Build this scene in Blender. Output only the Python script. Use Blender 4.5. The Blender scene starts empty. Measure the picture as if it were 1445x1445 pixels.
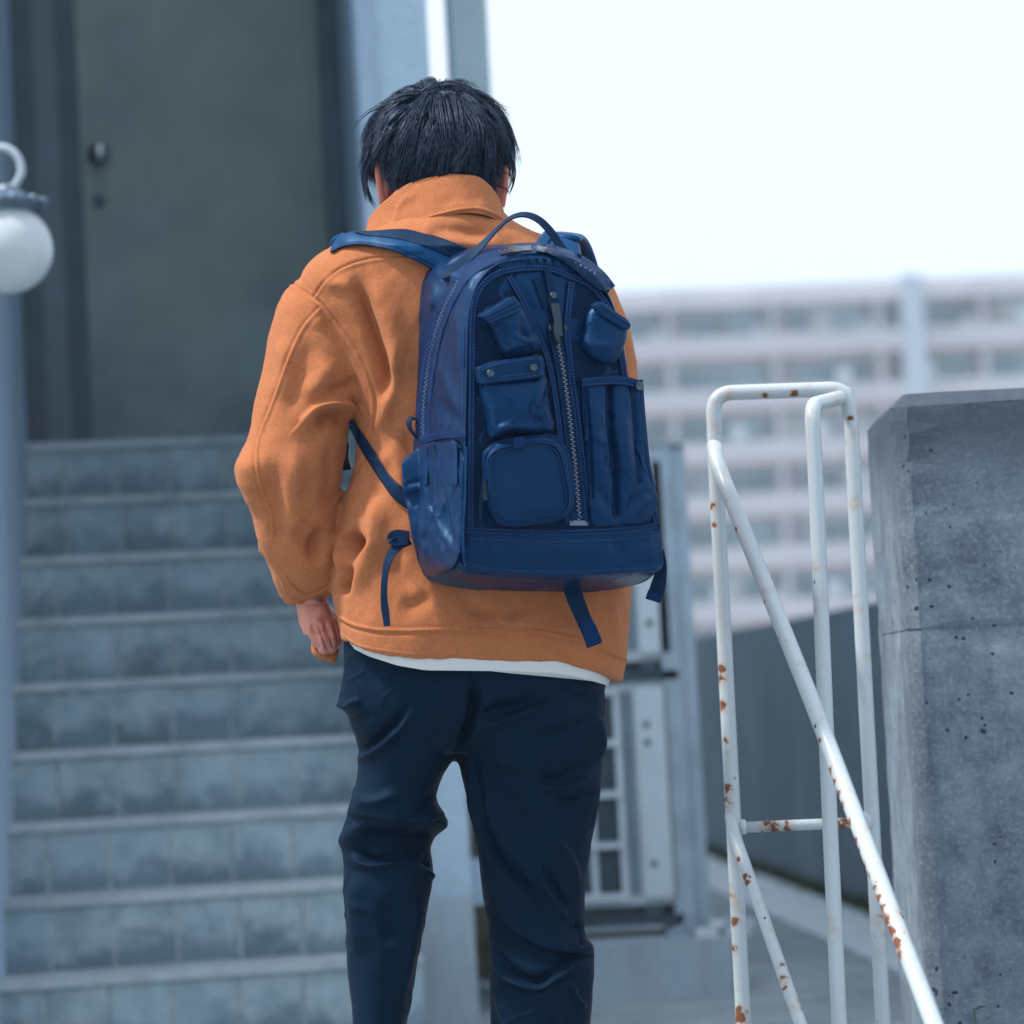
import bpy, bmesh, math, random, time, sys
import numpy as np
from mathutils import Vector, Matrix
random.seed(4); np.random.seed(4)
R = math.radians
scene = bpy.context.scene
COL = scene.collection

# ------------------------------------------------------------------ camera
F, CX, EYE = 4300.0, 722.5, 0.85
PITCH = math.atan(268.0/F); ROLL = 0.0525
cp, sp, cr, sr = math.cos(PITCH), math.sin(PITCH), math.cos(ROLL), math.sin(ROLL)
fwd = Vector((0, cp, sp)); r0 = Vector((1, 0, 0)); u0 = Vector((0, -sp, cp))
right = cr*r0 - sr*u0; up = cr*u0 + sr*r0
CAM = Vector((0, 0, EYE))
cd = bpy.data.cameras.new('camera'); cam = bpy.data.objects.new('camera', cd); COL.objects.link(cam)
m = Matrix((( right.x, up.x, -fwd.x, CAM.x), (right.y, up.y, -fwd.y, CAM.y), (right.z, up.z, -fwd.z, CAM.z), (0, 0, 0, 1)))
cam.matrix_world = m
cd.sensor_width = 36; cd.lens = 36*F/1445.0
cd.clip_end = 3000; cd.clip_start = 0.05
cd.dof.use_dof = True; cd.dof.focus_distance = 4.22; cd.dof.aperture_fstop = 4.0
scene.camera = cam

def ray(x, y):
    return fwd + right*((x-CX)/F) + up*((CX-y)/F)
def at(x, y, Y):
    d = ray(x, y); return CAM + d*(Y/d.y)
def ground(x, y, z=0.0):
    d = ray(x, y); return CAM + d*((z-EYE)/d.z)

# ------------------------------------------------------------------ world, sun
SUN_EL, SUN_AZ = R(58), R(-102)      # azimuth measured from +Y towards +X: sun high on the left
w = bpy.data.worlds.new('World'); scene.world = w; w.use_nodes = True
nt = w.node_tree; nt.nodes.clear()
sky = nt.nodes.new('ShaderNodeTexSky'); sky.sky_type = 'NISHITA'; sky.sun_disc = False
sky.sun_elevation = SUN_EL; sky.sun_rotation = SUN_AZ; sky.altitude = 0
sky.air_density = 1.0; sky.dust_density = 6.0; sky.ozone_density = 1.5
bg = nt.nodes.new('ShaderNodeBackground'); bg.inputs[1].default_value = 0.074
wo = nt.nodes.new('ShaderNodeOutputWorld')
mxs = nt.nodes.new('ShaderNodeMix'); mxs.data_type = 'RGBA'; mxs.inputs[0].default_value = .78
mxs.inputs[7].default_value = (9.5, 10.9, 12.6, 1); nt.links.new(sky.outputs[0], mxs.inputs[6]); nt.links.new(mxs.outputs[2], bg.inputs[0]); nt.links.new(bg.outputs[0], wo.inputs[0])
sl = bpy.data.lights.new('sun', 'SUN'); sl.energy = 2.9; sl.angle = R(4); sl.color = (1.0, 0.95, 0.88)
sun = bpy.data.objects.new('sun', sl); COL.objects.link(sun)
sd = Vector((math.sin(SUN_AZ)*math.cos(SUN_EL), math.cos(SUN_AZ)*math.cos(SUN_EL), math.sin(SUN_EL)))
sun.rotation_euler = sd.to_track_quat('Z', 'Y').to_euler(); sun.location = (0, 0, 12)
vs = scene.view_settings; scene.display_settings.display_device = 'sRGB'
vs.view_transform = 'Standard'; vs.look = 'None'; vs.gamma = 1.0; vs.use_curve_mapping = False
vs.exposure = 0.75

# ------------------------------------------------------------------ object helpers
def empty(name, loc, label=None, cat=None, group=None, kind=None):
    o = bpy.data.objects.new(name, None); COL.objects.link(o); o.location = loc
    o.empty_display_size = .1
    tag(o, label, cat, group, kind); return o
def tag(o, label=None, cat=None, group=None, kind=None):
    if label: o['label'] = label
    if cat: o['category'] = cat
    if group: o['group'] = group
    if kind: o['kind'] = kind
    return o
def wmat(o):
    if o is None: return Matrix.Identity(4)
    return wmat(o.parent) @ o.matrix_parent_inverse @ Matrix.LocRotScale(o.location, o.rotation_euler, o.scale)
def setparent(o, p):
    if p is not None:
        o.parent = p; o.matrix_parent_inverse = wmat(p).inverted()
def mesh(name, V, Fc, mat, parent=None, smooth=False):
    me = bpy.data.meshes.new(name)
    if isinstance(V, np.ndarray): V = V.tolist()
    if isinstance(Fc, np.ndarray): Fc = Fc.tolist()
    me.from_pydata(V, [], Fc); me.update()
    if smooth: me.shade_smooth()
    me.materials.append(mat)
    o = bpy.data.objects.new(name, me); COL.objects.link(o); setparent(o, parent)
    return o
class MB:
    """collects boxes, prisms and tubes (world space) for one mesh"""
    def __init__(s): s.bm = bmesh.new()
    def poly(s, pts, vec, bevel=0):
        vs_ = [s.bm.verts.new(p) for p in pts]; top = [s.bm.verts.new(Vector(p)+Vector(vec)) for p in pts]
        n = len(pts)
        s.bm.faces.new(vs_[::-1]); s.bm.faces.new(top)
        for i in range(n): s.bm.faces.new((vs_[i], vs_[(i+1) % n], top[(i+1) % n], top[i]))
        return s
    def box(s, o, a, b, c):
        o, a, b, c = map(Vector, (o, a, b, c)); return s.poly([o, o+a, o+a+b, o+b], c)
    def tube(s, pts, r, n=16, cap=True):
        pts = [Vector(p) for p in pts]; rs = r if hasattr(r, '__len__') else [r]*len(pts)
        ring = []; prev = None
        for i, p in enumerate(pts):
            t = (pts[min(i+1, len(pts)-1)]-pts[max(i-1, 0)]).normalized()
            if prev is None:
                a = t.orthogonal().normalized()
            else:
                a = (prev-t*prev.dot(t)).normalized()
            prev = a; b = t.cross(a)
            ring.append([s.bm.verts.new(p+(a*math.cos(2*math.pi*k/n)+b*math.sin(2*math.pi*k/n))*rs[i]) for k in range(n)])
        for i in range(len(ring)-1):
            for k in range(n):
                f = s.bm.faces.new((ring[i][k], ring[i][(k+1) % n], ring[i+1][(k+1) % n], ring[i+1][k])); f.smooth = True
        if cap: s.bm.faces.new(ring[0][::-1]); s.bm.faces.new(ring[-1])
        return s
    def lathe(s, c, prof, axis=Vector((0, 0, 1)), n=32):
        c = Vector(c); axis = Vector(axis).normalized(); a = axis.orthogonal().normalized(); b = axis.cross(a); ring = []
        for r_, h in prof:
            ring.append([s.bm.verts.new(c+axis*h+(a*math.cos(2*math.pi*k/n)+b*math.sin(2*math.pi*k/n))*max(r_, 1e-4)) for k in range(n)])
        for i in range(len(ring)-1):
            for k in range(n):
                f = s.bm.faces.new((ring[i][k], ring[i][(k+1) % n], ring[i+1][(k+1) % n], ring[i+1][k])); f.smooth = True
        s.bm.faces.new(ring[0][::-1]); s.bm.faces.new(ring[-1]); return s
    def bevel(s, w_, seg=2, angle=0.6):
        es = [e for e in s.bm.edges if len(e.link_faces) == 2 and e.calc_face_angle() > angle]
        bmesh.ops.bevel(s.bm, geom=es, offset=w_, segments=seg, affect='EDGES', profile=.6); return s
    def build(s, name, mat, parent=None, smooth=None):
        bmesh.ops.recalc_face_normals(s.bm, faces=s.bm.faces)
        me = bpy.data.meshes.new(name); s.bm.to_mesh(me); s.bm.free()
        if smooth: me.shade_smooth()
        me.materials.append(mat)
        o = bpy.data.objects.new(name, me); COL.objects.link(o); setparent(o, parent); return o
def bend(pts, r, seg=6):
    """polyline with rounded corners"""
    pts = [Vector(p) for p in pts]; out = [pts[0]]
    for i in range(1, len(pts)-1):
        a = (pts[i-1]-pts[i]); b = (pts[i+1]-pts[i]); rr = min(r, a.length*.49, b.length*.49)
        p0 = pts[i]+a.normalized()*rr; p1 = pts[i]+b.normalized()*rr
        for k in range(seg+1):
            t = k/seg; out.append(p0*(1-t)**2+pts[i]*2*t*(1-t)+p1*t*t)
    out.append(pts[-1]); return out

# ------------------------------------------------------------------ material helpers
class NM:
    def __init__(s, name, rough=.7, metal=0.0, spec=.5):
        s.m = bpy.data.materials.new(name); s.m.use_nodes = True; s.t = s.m.node_tree; s.N = s.t.nodes
        s.b = s.N['Principled BSDF']; s.b.inputs['Roughness'].default_value = rough
        s.b.inputs['Metallic'].default_value = metal; s.b.inputs['Specular IOR Level'].default_value = spec
        s.tc = s.N.new('ShaderNodeTexCoord').outputs['Object']; s._nrm = None
    def L(s, a, b): s.t.links.new(a, b)
    def map(s, sc=(1, 1, 1), rot=(0, 0, 0), loc=(0, 0, 0), src=None):
        n = s.N.new('ShaderNodeMapping'); n.inputs['Scale'].default_value = sc; n.inputs['Rotation'].default_value = rot; n.inputs['Location'].default_value = loc
        s.L(src or s.tc, n.inputs['Vector']); return n.outputs[0]
    def noise(s, scale, det=4, rough=.55, vec=None, dist=0):
        n = s.N.new('ShaderNodeTexNoise'); n.inputs['Scale'].default_value = scale; n.inputs['Detail'].default_value = det
        n.inputs['Roughness'].default_value = rough; n.inputs['Distortion'].default_value = dist
        s.L(vec or s.tc, n.inputs['Vector']); return n.outputs[0]
    def vor(s, scale, vec=None, feat='F1', out=0, rnd=1):
        n = s.N.new('ShaderNodeTexVoronoi'); n.inputs['Scale'].default_value = scale; n.feature = feat; n.inputs['Randomness'].default_value = rnd
        s.L(vec or s.tc, n.inputs['Vector']); return n.outputs[out]
    def wave(s, scale, vec=None, dirn='X', dist=0, prof='SIN'):
        n = s.N.new('ShaderNodeTexWave'); n.inputs['Scale'].default_value = scale; n.bands_direction = dirn; n.inputs['Distortion'].default_value = dist; n.wave_profile = prof
        s.L(vec or s.tc, n.inputs['Vector']); return n.outputs[1]
    def ramp(s, v, stops):
        n = s.N.new('ShaderNodeValToRGB'); e = n.color_ramp.elements
        while len(e) < len(stops): e.new(.5)
        for i, (p, c) in enumerate(stops):
            e[i].position = p; c = (c, c, c) if not hasattr(c, '__len__') else c; e[i].color = (*c, 1)
        s.L(v, n.inputs[0]); return n.outputs[0]
    def mix(s, f, a, b, mode='MIX'):
        n = s.N.new('ShaderNodeMix'); n.data_type = 'RGBA'; n.blend_type = mode
        for sock, v in ((n.inputs[0], f), (n.inputs[6], a), (n.inputs[7], b)):
            if hasattr(v, 'links') or hasattr(v, 'is_linked'): s.L(v, sock)
            elif hasattr(v, '__len__'): sock.default_value = (*v, 1)
            else: sock.default_value = v
        return n.outputs[2]
    def math(s, op, a, b=0.0):
        n = s.N.new('ShaderNodeMath'); n.operation = op
        for sock, v in ((n.inputs[0], a), (n.inputs[1], b)):
            if hasattr(v, 'is_linked'): s.L(v, sock)
            else: sock.default_value = v
        return n.outputs[0]
    def xyz(s, i, src=None):
        n = s.N.new('ShaderNodeSeparateXYZ'); s.L(src or s.tc, n.inputs[0]); return n.outputs[i]
    def rnd(s): return s.N.new('ShaderNodeObjectInfo').outputs['Random']
    def color(s, v):
        if hasattr(v, 'is_linked'): s.L(v, s.b.inputs['Base Color'])
        else: s.b.inputs['Base Color'].default_value = (*v, 1)
        return s
    def rough(s, v):
        s.L(v, s.b.inputs['Roughness']); return s
    def bump(s, v, strength=.3, dist=.01):
        n = s.N.new('ShaderNodeBump'); n.inputs['Strength'].default_value = strength; n.inputs['Distance'].default_value = dist
        s.L(v, n.inputs['Height'])
        if s._nrm is not None: s.L(s._nrm, n.inputs['Normal'])
        s._nrm = n.outputs[0]; s.L(s._nrm, s.b.inputs['Normal']); return s
    def sheen(s, wgt, tint=(1, 1, 1), rough=.5):
        s.b.inputs['Sheen Weight'].default_value = wgt; s.b.inputs['Sheen Tint'].default_value = (*tint, 1); s.b.inputs['Sheen Roughness'].default_value = rough; return s

def simple(name, c, rough=.6, metal=0, var=.12, scale=6, bump=.0):
    n = NM(name, rough, metal); c2 = tuple(x*(1-var*2) for x in c)
    nz = n.noise(scale, 5); n.color(n.mix(n.ramp(nz, [(.35, 0), (.65, 1)]), c2, c))
    if bump: n.bump(n.noise(scale*12, 4), bump, .003)
    return n.m
def concrete(name, c, dark, scale=1.0, pits=True, stain=.6, pitsc=60):
    n = NM(name, .85, 0, .3)
    a = n.noise(1.7*scale, 6, .6); b = n.noise(9*scale, 6, .65, n.map((1, 1, .45))); f = n.noise(90*scale, 3, .6)
    v = n.ramp(n.mix(.5, a, b), [(.34, 0), (.66, 1)])
    col = n.mix(v, dark, c)
    col = n.mix(n.math('MULTIPLY', n.ramp(f, [(.4, 0), (.8, 1)]), .35), col, tuple(min(1, x*1.5) for x in c))
    st = n.ramp(n.noise(3.2*scale, 5, .6, n.map((1.6, 1.6, .22))), [(.48, 0), (.66, 1)])
    col = n.mix(n.math('MULTIPLY', st, stain), col, tuple(x*.55 for x in dark))
    h = n.mix(.35, b, f)
    if pits:
        d = n.vor(pitsc); mask = n.ramp(n.noise(7*scale, 2, .5, n.map(loc=(3, 1, 2))), [(.42, .02), (.68, .17)])
        p = n.math('LESS_THAN', d, mask); col = n.mix(n.math('MULTIPLY', p, .85), col, tuple(x*.25 for x in dark))
        n.bump(n.math('SUBTRACT', 1.0, p), .7, .004)
        col = col
    n.color(col); n.bump(h, .45, .006); return n.m

# ------------------------------------------------------------------ ground
asphalt = NM('asphalt', .9, 0, .3)
_n = asphalt.noise(140, 3, .7); _g = asphalt.noise(.9, 5, .6); _m = asphalt.noise(6, 5, .6)
asphalt.color(asphalt.mix(asphalt.ramp(asphalt.mix(.4, _g, _m), [(.38, 0), (.62, 1)]), (.16, .20, .22), (.33, .38, .41)))
asphalt.b.inputs['Roughness'].default_value = .85
asphalt.bump(_n, .8, .006); asphalt.bump(_m, .3, .01); asphalt = asphalt.m
g = mesh('ground', [(-900, -40, 0), (900, -40, 0), (900, 1500, 0), (-900, 1500, 0)], [(0, 1, 2, 3)], asphalt)
tag(g, kind='structure')

# ------------------------------------------------------------------ building with stairs (left)
PHI = R(10); e1 = Vector((math.cos(PHI), math.sin(PHI), 0)); e2 = Vector((-math.sin(PHI), math.cos(PHI), 0))
O = at(200, 1016, 7.5); O.z = 0
def Lc(s, q, z): return O + e1*s + e2*q + Vector((0, 0, z))
def hq(x, y, q):
    d = ray(x, y); t = (O+e2*q-CAM).dot(e2)/d.dot(e2); p = CAM+d*t; return (p-O).dot(e1), p.z
RISE, RUN, Z0 = .1825, .211*math.cos(PHI), .85-.6115
c_step = NM('step_tile_concrete', .88, 0, .3)
_r = c_step.rnd(); _a = c_step.noise(3.2, 6, .6); _b = c_step.noise(16, 5, .6)
_c = c_step.mix(c_step.ramp(c_step.mix(.5, _a, _b), [(.38, 0), (.62, 1)]), (.18, .255, .29), (.36, .445, .485))
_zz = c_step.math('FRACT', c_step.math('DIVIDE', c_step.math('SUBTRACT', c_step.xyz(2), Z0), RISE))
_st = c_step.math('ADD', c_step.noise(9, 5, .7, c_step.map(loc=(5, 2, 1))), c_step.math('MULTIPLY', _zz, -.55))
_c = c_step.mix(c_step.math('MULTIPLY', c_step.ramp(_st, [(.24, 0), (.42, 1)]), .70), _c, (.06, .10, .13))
_c = c_step.mix(c_step.math('MULTIPLY', _r, .35), _c, (.24, .36, .45))
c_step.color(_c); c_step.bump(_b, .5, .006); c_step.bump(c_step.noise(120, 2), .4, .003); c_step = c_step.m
c_tread = concrete('tread_concrete', (.40, .46, .49), (.27, .32, .36), 2, False, .3)
c_joint = simple('joint_mortar', (.36, .42, .46), .9, 0, .2, 20)
stairs = empty('staircase', Lc(0, 0, 0), 'wide flight of worn blue grey concrete steps climbing to the steel door', 'stairs')
sL = hq(38, 620, 9*RUN-.2)[0]
def left_s(q):  # plan line of the left wall's inner face
    a = hq(38, 620, 8*RUN)[0]; b = hq(4, 1250, RUN)[0]
    return a + (b-a)*(8*RUN-q)/(7*RUN)
PIER_Q = .48
pier_s0 = hq(556, 1200, PIER_Q)[0]; pier_s1 = hq(663, 1200, PIER_Q)[0]
QD = 8*RUN+.62
pier_sb = hq(506, 620, QD)[0]
def right_s(q): return pier_s0+(pier_sb-pier_s0)*(q-PIER_Q)/(QD-PIER_Q)
TW = .158
tile_meshes = {}
for k in range(-1, 9):
    z1 = Z0+RISE*k; zb = z1-RISE if k > -1 else 0.0
    q = RUN*k; s0 = left_s(q)-.05; s1 = right_s(max(q, PIER_Q))-.006
    dep = RUN+.35 if k < 8 else .95
    st = MB().poly([Lc(s0, q+.0025, zb-.0), Lc(s1, q+.0025, zb), Lc(s1, q+dep, zb), Lc(s0, q+dep, zb)], (0, 0, z1-zb-.022)).build('step', c_joint, stairs)
    MB().poly([Lc(s0, q-.012, z1-.022), Lc(s1, q-.012, z1-.022), Lc(s1, q+dep-.002, z1-.022), Lc(s0, q+dep-.002, z1-.022)], (0, 0, .022)).bevel(.005).build('tread', c_tread, st)
    n = int((s1-s0)/TW)+1
    off = [0, .03, -.02, .05][k % 4]
    for i in range(n):
        a = s0+i*TW+off*.3; b = min(a+TW-.009, s1)
        if b-a < .03: continue
        jit = random.uniform(-.002, .002)
        key = (k, round(b-a, 3))
        if zb+.004 >= z1-.026: continue
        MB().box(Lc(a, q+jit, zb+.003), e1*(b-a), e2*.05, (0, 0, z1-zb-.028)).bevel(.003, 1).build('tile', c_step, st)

c_wallA = concrete('painted_render_blue', (.34, .45, .56), (.27, .37, .47), 1, False, .25)
c_wallB = concrete('grey_render', (.40, .52, .62), (.34, .45, .54), .6, False, .25)
c_plinth = concrete('plinth_concrete', (.36, .43, .49), (.27, .33, .39), 2, True, .3)
bld = empty('entrance_building', Lc(.2, 2, 0), 'grey blue rendered entrance building with a deep doorway at the stair head', 'building')
# left wall: prism whose inner face runs beside the stairs
qa, qb = -.32, 8*RUN+.02
MB().poly([Lc(left_s(qa), qa, 0), Lc(left_s(qb), qb, 0), Lc(left_s(qb)-1.6, qb, 0), Lc(left_s(qa)-1.2, qa, 0)][::-1], (0, 0, 5.5)).build('side_wall', c_wallA, bld)
pz_ = hq(620, 1268, PIER_Q-.06)[1]
# reveal strips left of the door
c_dark = simple('dark_painted_steel', (.06, .12, .16), .5, 0, .15, 5)
c_mid = simple('door_frame_steel', (.13, .20, .25), .45, 0, .12, 5)
c_door = NM('door_paint', .5, 0, .4)
_a = c_door.noise(3.5, 5, .6); _b = c_door.noise(1.1, 4, .55, c_door.map(loc=(4, 0, 1)))
_c = c_door.mix(c_door.ramp(_a, [(.35, 0), (.65, 1)]), (.145, .225, .25), (.26, .34, .345))
_c = c_door.mix(c_door.math('MULTIPLY', c_door.ramp(_b, [(.4, 0), (.62, 1)]), .55), _c, (.30, .32, .28))
c_door.color(_c); c_door.bump(_a, .1, .01); c_door = c_door.m
zt = Z0+8*RISE
def strip(x0, x1, y, q, dq, name, mat, z0=zt, h=2.9, par=bld):
    a = hq(x0, y, q)[0]; b = hq(x1, y, q)[0]
    return MB().box(Lc(a, q, z0), e1*(b-a), e2*dq, (0, 0, h)).bevel(.004).build(name, mat, par)
strip(-60, 47, 300, QD-.05, .5, 'wall', c_wallB)
strip(20, 55, 300, QD-.12, .06, 'door_jamb', c_dark)
strip(55, 88, 300, QD-.02, .3, 'door_jamb', c_mid)
dr = strip(88, 470, 300, QD+.10, .4, 'recess', c_dark)
door = strip(116, 463, 300, QD+.045, .05, 'door', c_door, zt+.035)
strip(88, 118, 300, QD+.03, .06, 'door_jamb', c_dark)
strip(462, 500, 300, QD+.00, .10, 'door_jamb', c_dark)
strip(494, 585, 300, QD-.05, .5, 'wall', c_wallB, zt, 2.9)
strip(86, 500, 600, QD-.03, .14, 'sill', c_tread, zt, .035)
kx = hq(140, 215, QD); kn = MB().lathe(Lc(kx[0], QD+.045, kx[1]), [(.0, 0), (.036, 0), (.036, .01), (.015, .014), (.014, .035), (.03, .045), (.034, .062), (.027, .078), (0, .08)], -e2, 24)
steel = simple('brushed_steel', (.55, .6, .65), .25, 1, .1)
kn.build('door_knob', steel, door)
kx = hq(141, 281, QD); MB().lathe(Lc(kx[0], QD+.045, kx[1]), [(0, 0), (.02, 0), (.02, .008), (.012, .01), (0, .01)], -e2, 20).build('keyhole', c_dark, door)
# recess side walls: left (behind side wall), right pier with its inner faces
MB().poly([Lc(pier_s0, PIER_Q, 0), Lc(pier_s1, PIER_Q, 0), Lc(pier_s1, QD-.08, 0), Lc(pier_sb, QD-.08, 0)], (0, 0, 5.5)).bevel(.01).build('pier', c_wallB, bld)
MB().box(Lc(pier_s0+.004, PIER_Q-.03, pz_+.01), e1*.045, e2*.03, (0, 0, 5.4-pz_)).bevel(.006).build('pilaster', c_wallA, bld)
MB().box(Lc(left_s(qb)-1.6, qb-.2, zt+2.9), e1*(pier_s1-left_s(qb)+1.6), e2*1.6, (0, 0, 1.0)).build('lintel', c_wallB, bld)
MB().box(Lc(-6, QD+.45, 0), e1*(6+pier_s1-.02), e2*11, (0, 0, 5.45)).build('rear_block', c_wallB, bld)
MB().box(Lc(-6, 8*RUN+.02, 0), e1*(6+left_s(8*RUN)-1.0), e2*3, (0, 0, 5.45)).build('rear_block', c_wallB, bld)
# plinth block at the pier foot
pz = hq(620, 1268, PIER_Q-.06)[1]; pa = hq(548, 1350, PIER_Q-.06)[0]; pb = hq(672, 1350, PIER_Q-.06)[0]
MB().box(Lc(pa, PIER_Q-.06, 0), e1*(pb-pa), e2*.7, (0, 0, pz)).bevel(.012).build('plinth', c_plinth, bld)
MB().box(Lc(pier_s1+.003, PIER_Q+.02, pz-.03), e1*.035, e2*.1, (0, 0, .12)).bevel(.006).build('bracket', c_wallA, bld)

# square post to the right of the pier
pp = empty('square_post', at(700, 1200, 9.0).xy.to_3d(), 'tall pale grey green square post rising behind the head of the man', 'post')
a = at(635, 0, 9.0); b = at(687, 0, 9.0); wd = (b.x-a.x)
c_post = simple('post_paint', (.36, .46, .50), .5, 0, .08, 3)
ax = at(690, 1200, 9.0).x
MB().box((a.x, 9.0, 0), e1*wd, e2*.11, (0, 0, 6)).bevel(.006).build('shaft', c_post, pp)
MB().box((a.x-.04, 8.95, 0), e1*(wd+.08), e2*.2, (0, 0, .02)).build('base_plate', c_post, pp)

# globe lamp on the side wall
lamp = empty('wall_lamp', at(-40, 300, 6.6), 'round opal glass globe lamp hanging from a curled white arm at the left edge', 'lamp')
gc = at(13, 352, 6.6); gr = 62.5*6.6/F
opal = NM('opal_glass', .18, 0, .5)
_a = opal.noise(9, 4, .5); opal.color(opal.mix(_a, (.40, .45, .48), (.58, .62, .64)))
opal.b.inputs['Subsurface Weight'].default_value = .3; opal.b.inputs['Subsurface Radius'].default_value = (.05, .05, .05); opal = opal.m
lampmetal = simple('lamp_painted_iron', (.13, .20, .28), .35, .3, .2, 30, .2)
lampwhite = simple('lamp_arm_paint', (.46, .54, .60), .35, 0, .1, 20)
prof = [(gr*math.sin(math.pi*i/24), -gr*math.cos(math.pi*i/24)) for i in range(0, 23)]
MB().lathe(gc, prof, (0, 0, 1), 40).build('globe', opal, lamp)
top = gr*.93
MB().lathe(gc, [(gr*.50, top-.012), (gr*.60, top-.005), (gr*.60, top+.004), (gr*.80, top+.008), (gr*.84, top+.014), (gr*.78, top+.02), (gr*.5, top+.024), (gr*.42, top+.036), (gr*.2, top+.045), (.02, top+.05)], (0, 0, 1), 40).build('cap', lampmetal, lamp)
k_ = MB()
for i in range(10):
    an = 2*math.pi*i/10; p = gc+Vector((math.cos(an)*gr*.83, math.sin(an)*gr*.83, top+.012))
    k_.lathe(p, [(.0, -.011), (.008, -.009), (.011, 0), (.008, .009), (0, .011)], (0, 0, 1), 10)
k_.build('rosette', lampmetal, lamp)
hk = []
for i in range(30):
    an = R(-10+i*10); hk.append(gc+Vector((-.012+.046*math.cos(an), 0, top+.085+.052*math.sin(an))))
hk = hk[:22]; hk += [gc+Vector((-.10, .02, top+.07)), gc+Vector((-.2, .05, top+.02)), gc+Vector((-.4, .1, top+.0))]
hk = [gc+Vector((.0, 0, top+.045))]+[gc+Vector((.02, 0, top+.05))]+hk
MB().tube(hk, .0088, 14).build('arm', lampwhite, lamp)

# ------------------------------------------------------------------ retaining wall, gutter strip
rw = empty('retaining_wall', ground(1100, 1240), 'low dark concrete retaining wall running behind the white railing', 'wall')
c_ret = concrete('retaining_concrete', (.20, .25, .28), (.12, .155, .18), 1.2, False, .4)
A = ground(970, 1190); B = ground(1290, 1304); dirw = (B-A).normalized(); nw = Vector((-dirw.y, dirw.x, 0))
if nw.x < 0: nw = -nw
A2 = A-dirw*.8; L_ = 11.0
nb = 8
for i in range(nb):
    s = i*L_/nb; MB().box(A2+dirw*(s+.006), dirw*(L_/nb-.012), nw*.25, (0, 0, 1.145)).bevel(.012).build('panel', c_ret, rw)
MB().box(A2+nw*.02, dirw*L_, nw*.2, (0, 0, 1.13)).build('core', c_ret, rw)
c_gut = concrete('gutter_concrete', (.58, .63, .66), (.46, .51, .55), 2, False, .15)
gut = MB().box(A2-nw*.40+Vector((0, 0, -.05)), dirw*L_, nw*.32, (0, 0, .062)).bevel(.01).build('kerb', c_gut); tag(gut, kind='structure')

# ground cover along the wall foot
weed = NM('weeds', .7); weed.color(weed.mix(weed.rnd(), (.05, .075, .03), (.07, .09, .05))); weed = weed.m
V = []; Fc = []
for i in range(2600):
    p = A2+dirw*random.uniform(0, L_)-nw*abs(random.gauss(0, .045))-nw*.01
    h = random.uniform(.015, .07); an = random.uniform(0, 6.3); wv = Vector((math.cos(an), math.sin(an), 0))*random.uniform(.003, .008)
    tip = p+Vector((random.uniform(-.03, .03), random.uniform(-.03, .03), h)); b = len(V)
    V += [p-wv, p+wv, tip]; Fc.append((b, b+1, b+2))
tag(mesh('weeds', [tuple(v) for v in V], Fc, weed), kind='stuff')

# ------------------------------------------------------------------ steel post and concrete platform with air conditioner units
PY = 8.75
post = empty('metal_post', at(955, 1310, PY).xy.to_3d(), 'grey galvanised square post with flat cap beside the caged unit', 'post')
galv = simple('galvanised_steel', (.33, .42, .50), .45, .35, .12, 9)
pt = at(940, 628, PY); pw = 46*PY/F
pz0 = at(951, 1318, PY).z
MB().box((pt.x-pw/2, PY, pz0), (pw*.62, .0, 0), (0, .12, 0), (0, 0, pt.z-pz0)).bevel(.004).build('shaft', galv, post)
MB().box((pt.x+pw*.14, PY+.02, pz0), (pw*.42, 0, 0), (0, .1, 0), (0, 0, pt.z-pz0-.01)).bevel(.004).build('flange', galv, post)
MB().box((pt.x-pw/2-.008, PY-.01, pt.z), (pw*1.15, 0, 0), (0, .14, 0), (0, 0, .016)).bevel(.003).build('cap', c_tread, post)
MB().box((pt.x-pw/2-.03, PY-.05, pz0-.001), (pw*1.4+.12, 0, 0), (0, .25, 0), (0, 0, .02)).bevel(.003).build('base_plate', galv, post)
for dx in (-.02, .10, .14):
    MB().lathe((pt.x+dx, PY-.03, pz0+.019), [(.0, 0), (.013, 0), (.013, .012), (.006, .014), (.006, .026), (0, .027)], (0, 0, 1), 12).build('bolt', galv, post)
plat = empty('concrete_platform', at(900, 1390, 8.5).xy.to_3d(), 'low concrete slab carrying the caged unit and the galvanised post', 'platform')
pl0 = at(700, 1330, 8.5).x; pl1 = at(1034, 1330, 8.5).x
MB().box((pl0, 8.5, 0), (pl1-pl0, .1, 0), (0, 2.0, 0), (0, 0, pz0-.003)).bevel(.012).build('slab', c_plinth, plat)
for dx in (.0, .075): MB().box((at(982+dx*600, 1310, 8.6).x, 8.6, pz0-.004), (.06, 0, 0), (0, .08, 0), (0, 0, .022)).bevel(.006).build('spacer', c_gut, plat)

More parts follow.
